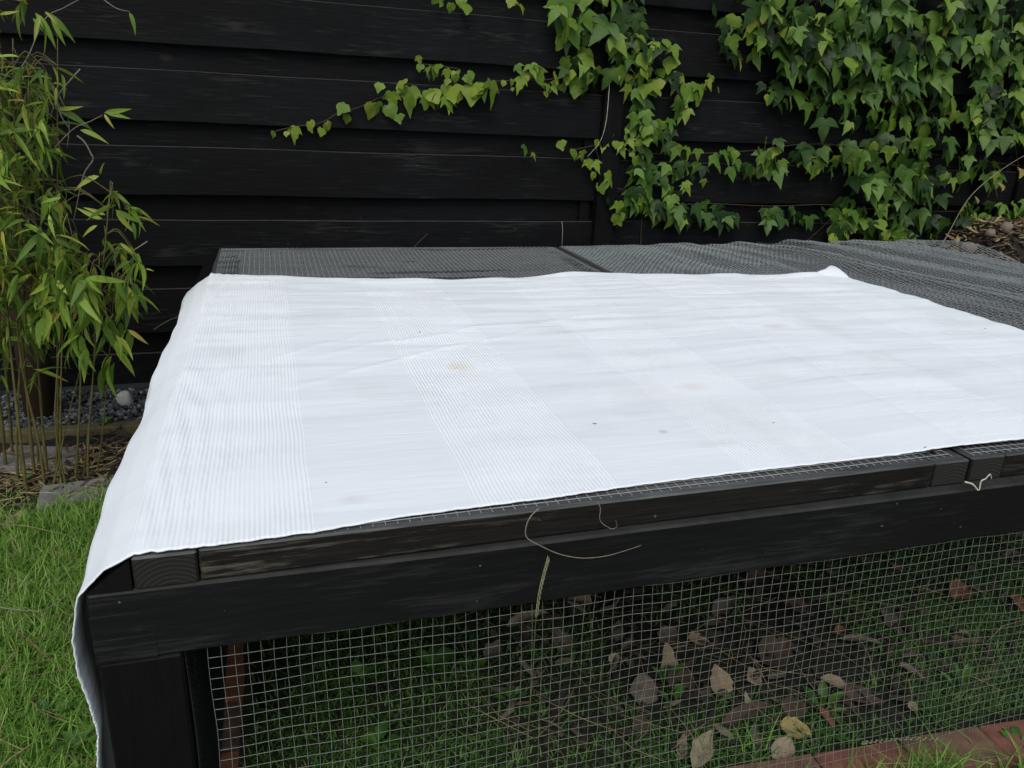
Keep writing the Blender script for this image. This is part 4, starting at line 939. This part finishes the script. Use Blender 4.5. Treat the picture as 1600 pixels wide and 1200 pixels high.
# ------------------------------------------------------------ bamboo
def bleaf_me(seed, mat):
    r_ = random.Random(seed); v = []; f = []; n_ = 6; bend = r_.uniform(-0.25, 0.25)
    for i in range(n_ + 1):
        t = i / n_; wv = 0.105 * (math.sin(PI * (t ** 0.75)) ** 0.8 if 0 < t < 1 else 0.02) * (1.0 - 0.25 * t)
        x = t; zc = -0.35 * t * t * r_.uniform(.95, 1.05); yc = bend * t * t
        for s_ in (-1, 0, 1): v.append((x, yc + s_ * wv, zc + (0.35 * wv if s_ else 0)))
    for i in range(n_):
        for j in range(2):
            a = i * 3 + j; f.append((a, a + 3, a + 4, a + 1))
    return mesh('leaf', v, f, mat, True)
BL = [bleaf_me(s_, M['bam']) for s_ in range(6)]
def bamboo(label, bases, regs, seed, maxparts=290, group='bamboo clumps', dens=0.74, droop=-0.35, wd=0.86):
    r_ = random.Random(seed)
    P0 = at(*bases[0][0], 2, 0.0); e = empty('bamboo', (P0[0], P0[1], 0)); tag(e, label, 'bamboo', group); oo = Vector(e.location)
    culms = []
    for (bpx, bpy), (tpx, tpy), dep, r in bases:
        B = Vector(at(bpx, bpy, 2, 0.0)); Tp = Vector(at(tpx, tpy, 1, dep))
        mid = (B + Tp) / 2 + Vector((r_.uniform(-.03, .03), r_.uniform(-.05, .03), 0.02))
        pts = smooth([B, (B * 2 + mid) / 3 + Vector((r_.uniform(-.01, .01), 0, 0)), mid, Tp], 6); n_ = len(pts)
        mb = MB(); rad = [r * (1 - 0.75 * i / n_) * (1.25 if i % 4 == 0 else 1) for i in range(n_)]
        mb.tube([p - oo for p in pts], rad, 7)
        link('culm', mb.me('culm', M['culm'], True), e); culms.append(pts)
    clusters = []
    for (x0, y0, x1, y1, cnt, d0, d1, sz) in regs:
        for i in range(int(cnt * dens)): clusters.append((Vector(at(r_.uniform(x0, x1), r_.uniform(y0, y1), 1, r_.uniform(d0, d1))), sz * r_.uniform(.75, 1.2)))
    tw = MB(); leaves = []
    for c_, sz in clusters:
        # twig from the nearest culm point to the cluster
        best = min((p for cu in culms for p in cu), key=lambda p: (p - c_).length + (0.3 if p.z > c_.z + 0.05 else 0))
        if (best - c_).length < 0.9:
            md = (best + c_) / 2 + Vector((0, 0, 0.04)); tw.tube([q - oo for q in smooth([best, md, c_], 3)], [0.0018] * 4 + [0.001] * 3, 4, False)
        a0 = r_.uniform(0, 6.3)
        for k_ in range(r_.choice((3, 4, 4, 5, 6))):
            a = a0 + r_.uniform(-1.5, 1.5); pit = r_.uniform(droop, 1.4)
            leaves.append((c_ + Vector((r_.uniform(-.012, .012), r_.uniform(-.012, .012), r_.uniform(-.03, .02))), sz * r_.uniform(.5, 1.05), (r_.uniform(-.9, .9), pit, a)))
    leaves.sort(key=lambda q: (q[0].y - q[1]))
    ms = MB()
    for i, (p, s_, eu) in enumerate(leaves):
        me = r_.choice(BL)
        if i < maxparts:
            o = link('leaf', me, e, p - oo, eu); o.scale = (s_, s_ * wd, s_)
        else:
            R = Matrix.Translation(p - oo) @ Matrix.LocRotScale(None, __import__('mathutils').Euler(eu), Vector((s_, s_ * wd, s_)))
            ms.add([R @ v.co for v in me.vertices], [tuple(q.vertices) for q in me.polygons])
    if ms.v: o = link('foliage', ms.me('foliage', M['bam_i'], True), e); o['kind'] = 'stuff'
    link('twigs', tw.me('twigs', M['culm'], True), e)['kind'] = 'stuff'
    return e
bamboo('tall dense bamboo clump at the left picture edge', [((55, 752), (20, 60), 2.75, .006), ((28, 760), (45, 120), 2.8, .005), ((75, 748), (70, 250), 2.85, .006), ((42, 775), (-10, 200), 2.7, .006), ((20, 720), (-60, 30), 2.8, .006),
        ((70, 765), (15, 330), 2.75, .005), ((88, 745), (90, 60), 2.9, .005), ((10, 740), (-40, -60), 2.8, .006), ((60, 735), (50, 430), 2.8, .004), ((33, 748), (5, 380), 2.8, .004), ((-30, 760), (-80, 100), 2.75, .006)],
       [(-60, 90, 60, 250, 75, 2.65, 3.0, .10), (-60, -30, 45, 90, 9, 2.7, 3.0, .095), (20, 100, 95, 250, 30, 2.7, 3.0, .085), (-60, 230, 75, 420, 120, 2.6, 3.0, .105), (60, 330, 110, 430, 16, 2.7, 2.95, .09), (-60, 400, 80, 520, 70, 2.6, 3.0, .11), (-60, 500, 60, 590, 14, 2.7, 3.0, .10),
        (30, -10, 70, 40, 4, 2.7, 2.9, .09), (-200, 0, -60, 560, 60, 2.6, 3.1, .11)], 3)
bamboo('small bamboo clump with large hanging yellow-green leaves beside the cloth', [((138, 762), (172, 300), 2.72, .0045), ((130, 752), (150, 420), 2.72, .004), ((118, 758), (120, 400), 2.75, .005), ((96, 760), (100, 440), 2.75, .005), ((150, 745), (180, 430), 2.75, .0035), ((108, 770), (95, 520), 2.7, .004), ((80, 770), (130, 560), 2.7, .004)],
       [(80, 370, 215, 450, 34, 2.55, 2.85, .105), (70, 440, 205, 520, 30, 2.5, 2.8, .12), (110, 520, 190, 565, 6, 2.5, 2.7, .115), (70, 270, 120, 380, 8, 2.6, 2.9, .09), (160, 260, 215, 360, 4, 2.6, 2.8, .085)], 9, dens=0.85, droop=0.15, wd=1.12)
# sparse twigs with single leaves reaching over the fence boards
def sprig(pp, dep, lv, lab):
    pts = smooth(px_line(pp, dep), 5); o0 = Vector(pts[0]); mb = MB(); mb.tube([p - o0 for p in pts], [0.0022 * (1 - 0.6 * i / len(pts)) for i in range(len(pts))], 5)
    e = empty('bamboo_sprig', o0); tag(e, lab, 'bamboo sprig', 'thin bamboo sprigs in front of the fence'); link('twig', mb.me('twig', M['twig'], True), e)
    for px, py, qx, qy in lv:
        A = Vector(at(px, py, 1, dep - 0.005)); B = Vector(at(qx, qy, 1, dep - 0.02)); d = B - A
        o = link('leaf', random.choice(BL), e, A - o0); L_ = d.length; o.scale = (L_, L_ * 1.05, L_)
        X_ = d.normalized(); Z_ = Vector((random.uniform(-.3, .3), -1, random.uniform(0, .5))); Y_ = Z_.cross(X_).normalized(); Z_ = X_.cross(Y_)
        o.rotation_euler = Matrix((X_, Y_, Z_)).transposed().to_euler()
sprig([(0, 150), (40, 95), (70, 30), (100, 12), (140, -10)], 2.85, [(55, 20, 95, 65), (78, 22, 118, 58), (82, 22, 92, 68), (52, 28, 62, 48), (60, 30, 80, 54), (0, 22, 25, 20)], 'sprig with pointed leaves at the top left corner')
sprig([(150, -10), (180, 12), (202, 18)], 2.9, [(202, 19, 218, 50)], 'arching bare sprig ending in a single leaf, top left')
sprig([(60, 260), (110, 205), (140, 190), (160, 180)], 2.85, [(163, 176, 202, 172), (165, 176, 200, 181), (163, 178, 174, 200), (125, 203, 168, 212)], 'sprig with three leaves reaching right over the fence boards')
sprig([(80, 130), (100, 165), (108, 195), (105, 230)], 2.9, [(85, 168, 144, 190), (90, 170, 125, 172)], 'crossed bare twigs with slanting leaves')
sprig([(168, 340), (168, 322), (172, 305), (176, 285)], 2.75, [(157, 273, 156, 255), (155, 275, 110, 285), (176, 300, 205, 316), (180, 328, 220, 350), (182, 328, 205, 368), (165, 336, 132, 322), (160, 342, 118, 330), (152, 352, 125, 364)], 'upright sprig with narrow leaves above the small clump')
sprig([(230, 377), (210, 390), (195, 395)], 2.72, [(228, 420, 238, 421), (215, 395, 218, 430), (188, 380, 215, 398), (200, 515, 232, 535), (180, 545, 218, 583)], 'side sprig with leaves hanging toward the cloth')
stem_thing('dried_twig', px_line([(120, 212), (132, 222), (142, 240), (145, 250), (132, 270), (124, 300), (115, 345)], 2.85), 0.003, M['twig'], 'grey kinked dead twig in front of the fence beside the bamboo', 'dry stem')
stem_thing('dried_twig', px_line([(85, 145), (95, 180), (108, 200)], 2.85), 0.0025, M['twig'], 'straight grey dead twig high in the bamboo', 'dry stem')
stem_thing('dried_twig', px_line([(125, 108), (110, 125), (90, 150), (78, 185)], 2.88), 0.0022, M['twig'], 'thin forked dead twig leaning across the bamboo', 'dry stem')
stem_thing('dried_twig', px_line([(240, 515), (265, 500), (295, 490)], 2.95), 0.0014, M['twig'], 'thin dry stem between bamboo and the cloth corner', 'dry stem')

# ------------------------------------------------------------ heap at the right
def heap_h(x, y):
    a = min(1, max(0, (x - 3.40) / 0.55)); a = a * a * (3 - 2 * a)
    b = min(1, max(0, (y - 2.7) / 0.8)); b = b * b * (3 - 2 * b); c_ = 1 - min(1, max(0, (x - 5.6) / 0.8))
    return (0.60 + 0.18 * a) * a ** 0.3 * b * c_
tag(patch('soil_heap', 3.42, 6.4, 2.5, 3.66, 0.0, 0.03, M['soil'], 0.05, 5, hfun=heap_h), 'raised heap of soil against the fence right of the run', kind='structure')
straws('heap_litter', 1500, (3.45, 5.2), (3.05, 3.62), 0.02, (0.02, 0.09), (0.004, 0.022), 'dry brown leaves and stalks covering the heap', M['straw'], 'litter', 0.4, 0.5, heap_h)
straws('heap_litter', 900, (3.45, 5.2), (3.05, 3.62), 0.02, (0.02, 0.07), (0.006, 0.03), 'dark brown leaf crumbs on the heap', M['litter'], 'litter', 0.4, 0.5, heap_h)
for px, py, sx, sy, sz, lab, sd in ((1528, 402, .042, .03, .018, 'smooth pale pebble lying right at the edge of the netting', 1), (1512, 388, .05, .04, .035, 'dark brown stone behind the pale pebble', 2), (1547, 364, .03, .026, .024, 'small grey-brown stone in the middle of the heap', 3),
                                   (1572, 356, .036, .03, .034, 'roundish grey stone at the top of the heap', 4)):
    P = at(px, py, 1, 3.40); x = P[0]
    o = link('pebble', stone_me('pebble', sx, sy, sz, M['pebble'], sd, 0.25), loc=(x, P[1], P[2])); tag(o, lab, 'stone', 'stones on the heap')
for k_, (px, py, L_, yaw, mt, lab) in enumerate(((1446, 388, .06, 20, 'yellow', 'yellow withered leaf lying on the net edge'), (1440, 382, .05, 110, 'yellow', 'yellow curled leaf standing at the left end of the heap'), (1492, 394, .08, -30, 'yellow', 'large yellow dry leaf in front of the dark stone'),
     (1478, 384, .05, 10, 'tan', 'tan dry leaf behind the stalk foot'), (1495, 374, .05, 70, 'yellow', 'yellow dry leaf sticking up behind the dark stone'), (1562, 372, .08, 30, 'grey', 'long greyish dry leaf on the heap'), (1575, 395, .07, -20, 'tan', 'tan dry leaf low on the heap at right'),
     (1590, 270, .08, 80, 'yellow', 'hanging yellow leaf high among the ivy at right'), (1562, 292, .06, 95, 'yellow', 'small hanging yellow leaf among the ivy'), (1525, 312, .05, 90, 'tan', 'tan withered leaf hanging beside the dry stalk'))):
    dep = 3.42 if py > 340 else 3.55
    P = at(px, py, 1, dep); o = link('fallen_leaf', dead_leaf_me(L_, L_ * 0.5, DL[mt], 50 + k_, 1.3, 0.6), loc=tuple(P)); o.rotation_euler = (0.9, random.uniform(-.4, .4), math.radians(yaw) * 0 + 0)
    o.rotation_euler = (Matrix.Rotation(1.0, 4, 'X') @ Matrix.Rotation(math.radians(yaw), 4, 'Z')).to_euler()
    leaf_stalk(o, L_, DL['brown']); tag(o, lab, 'leaf', 'withered leaves at the heap')
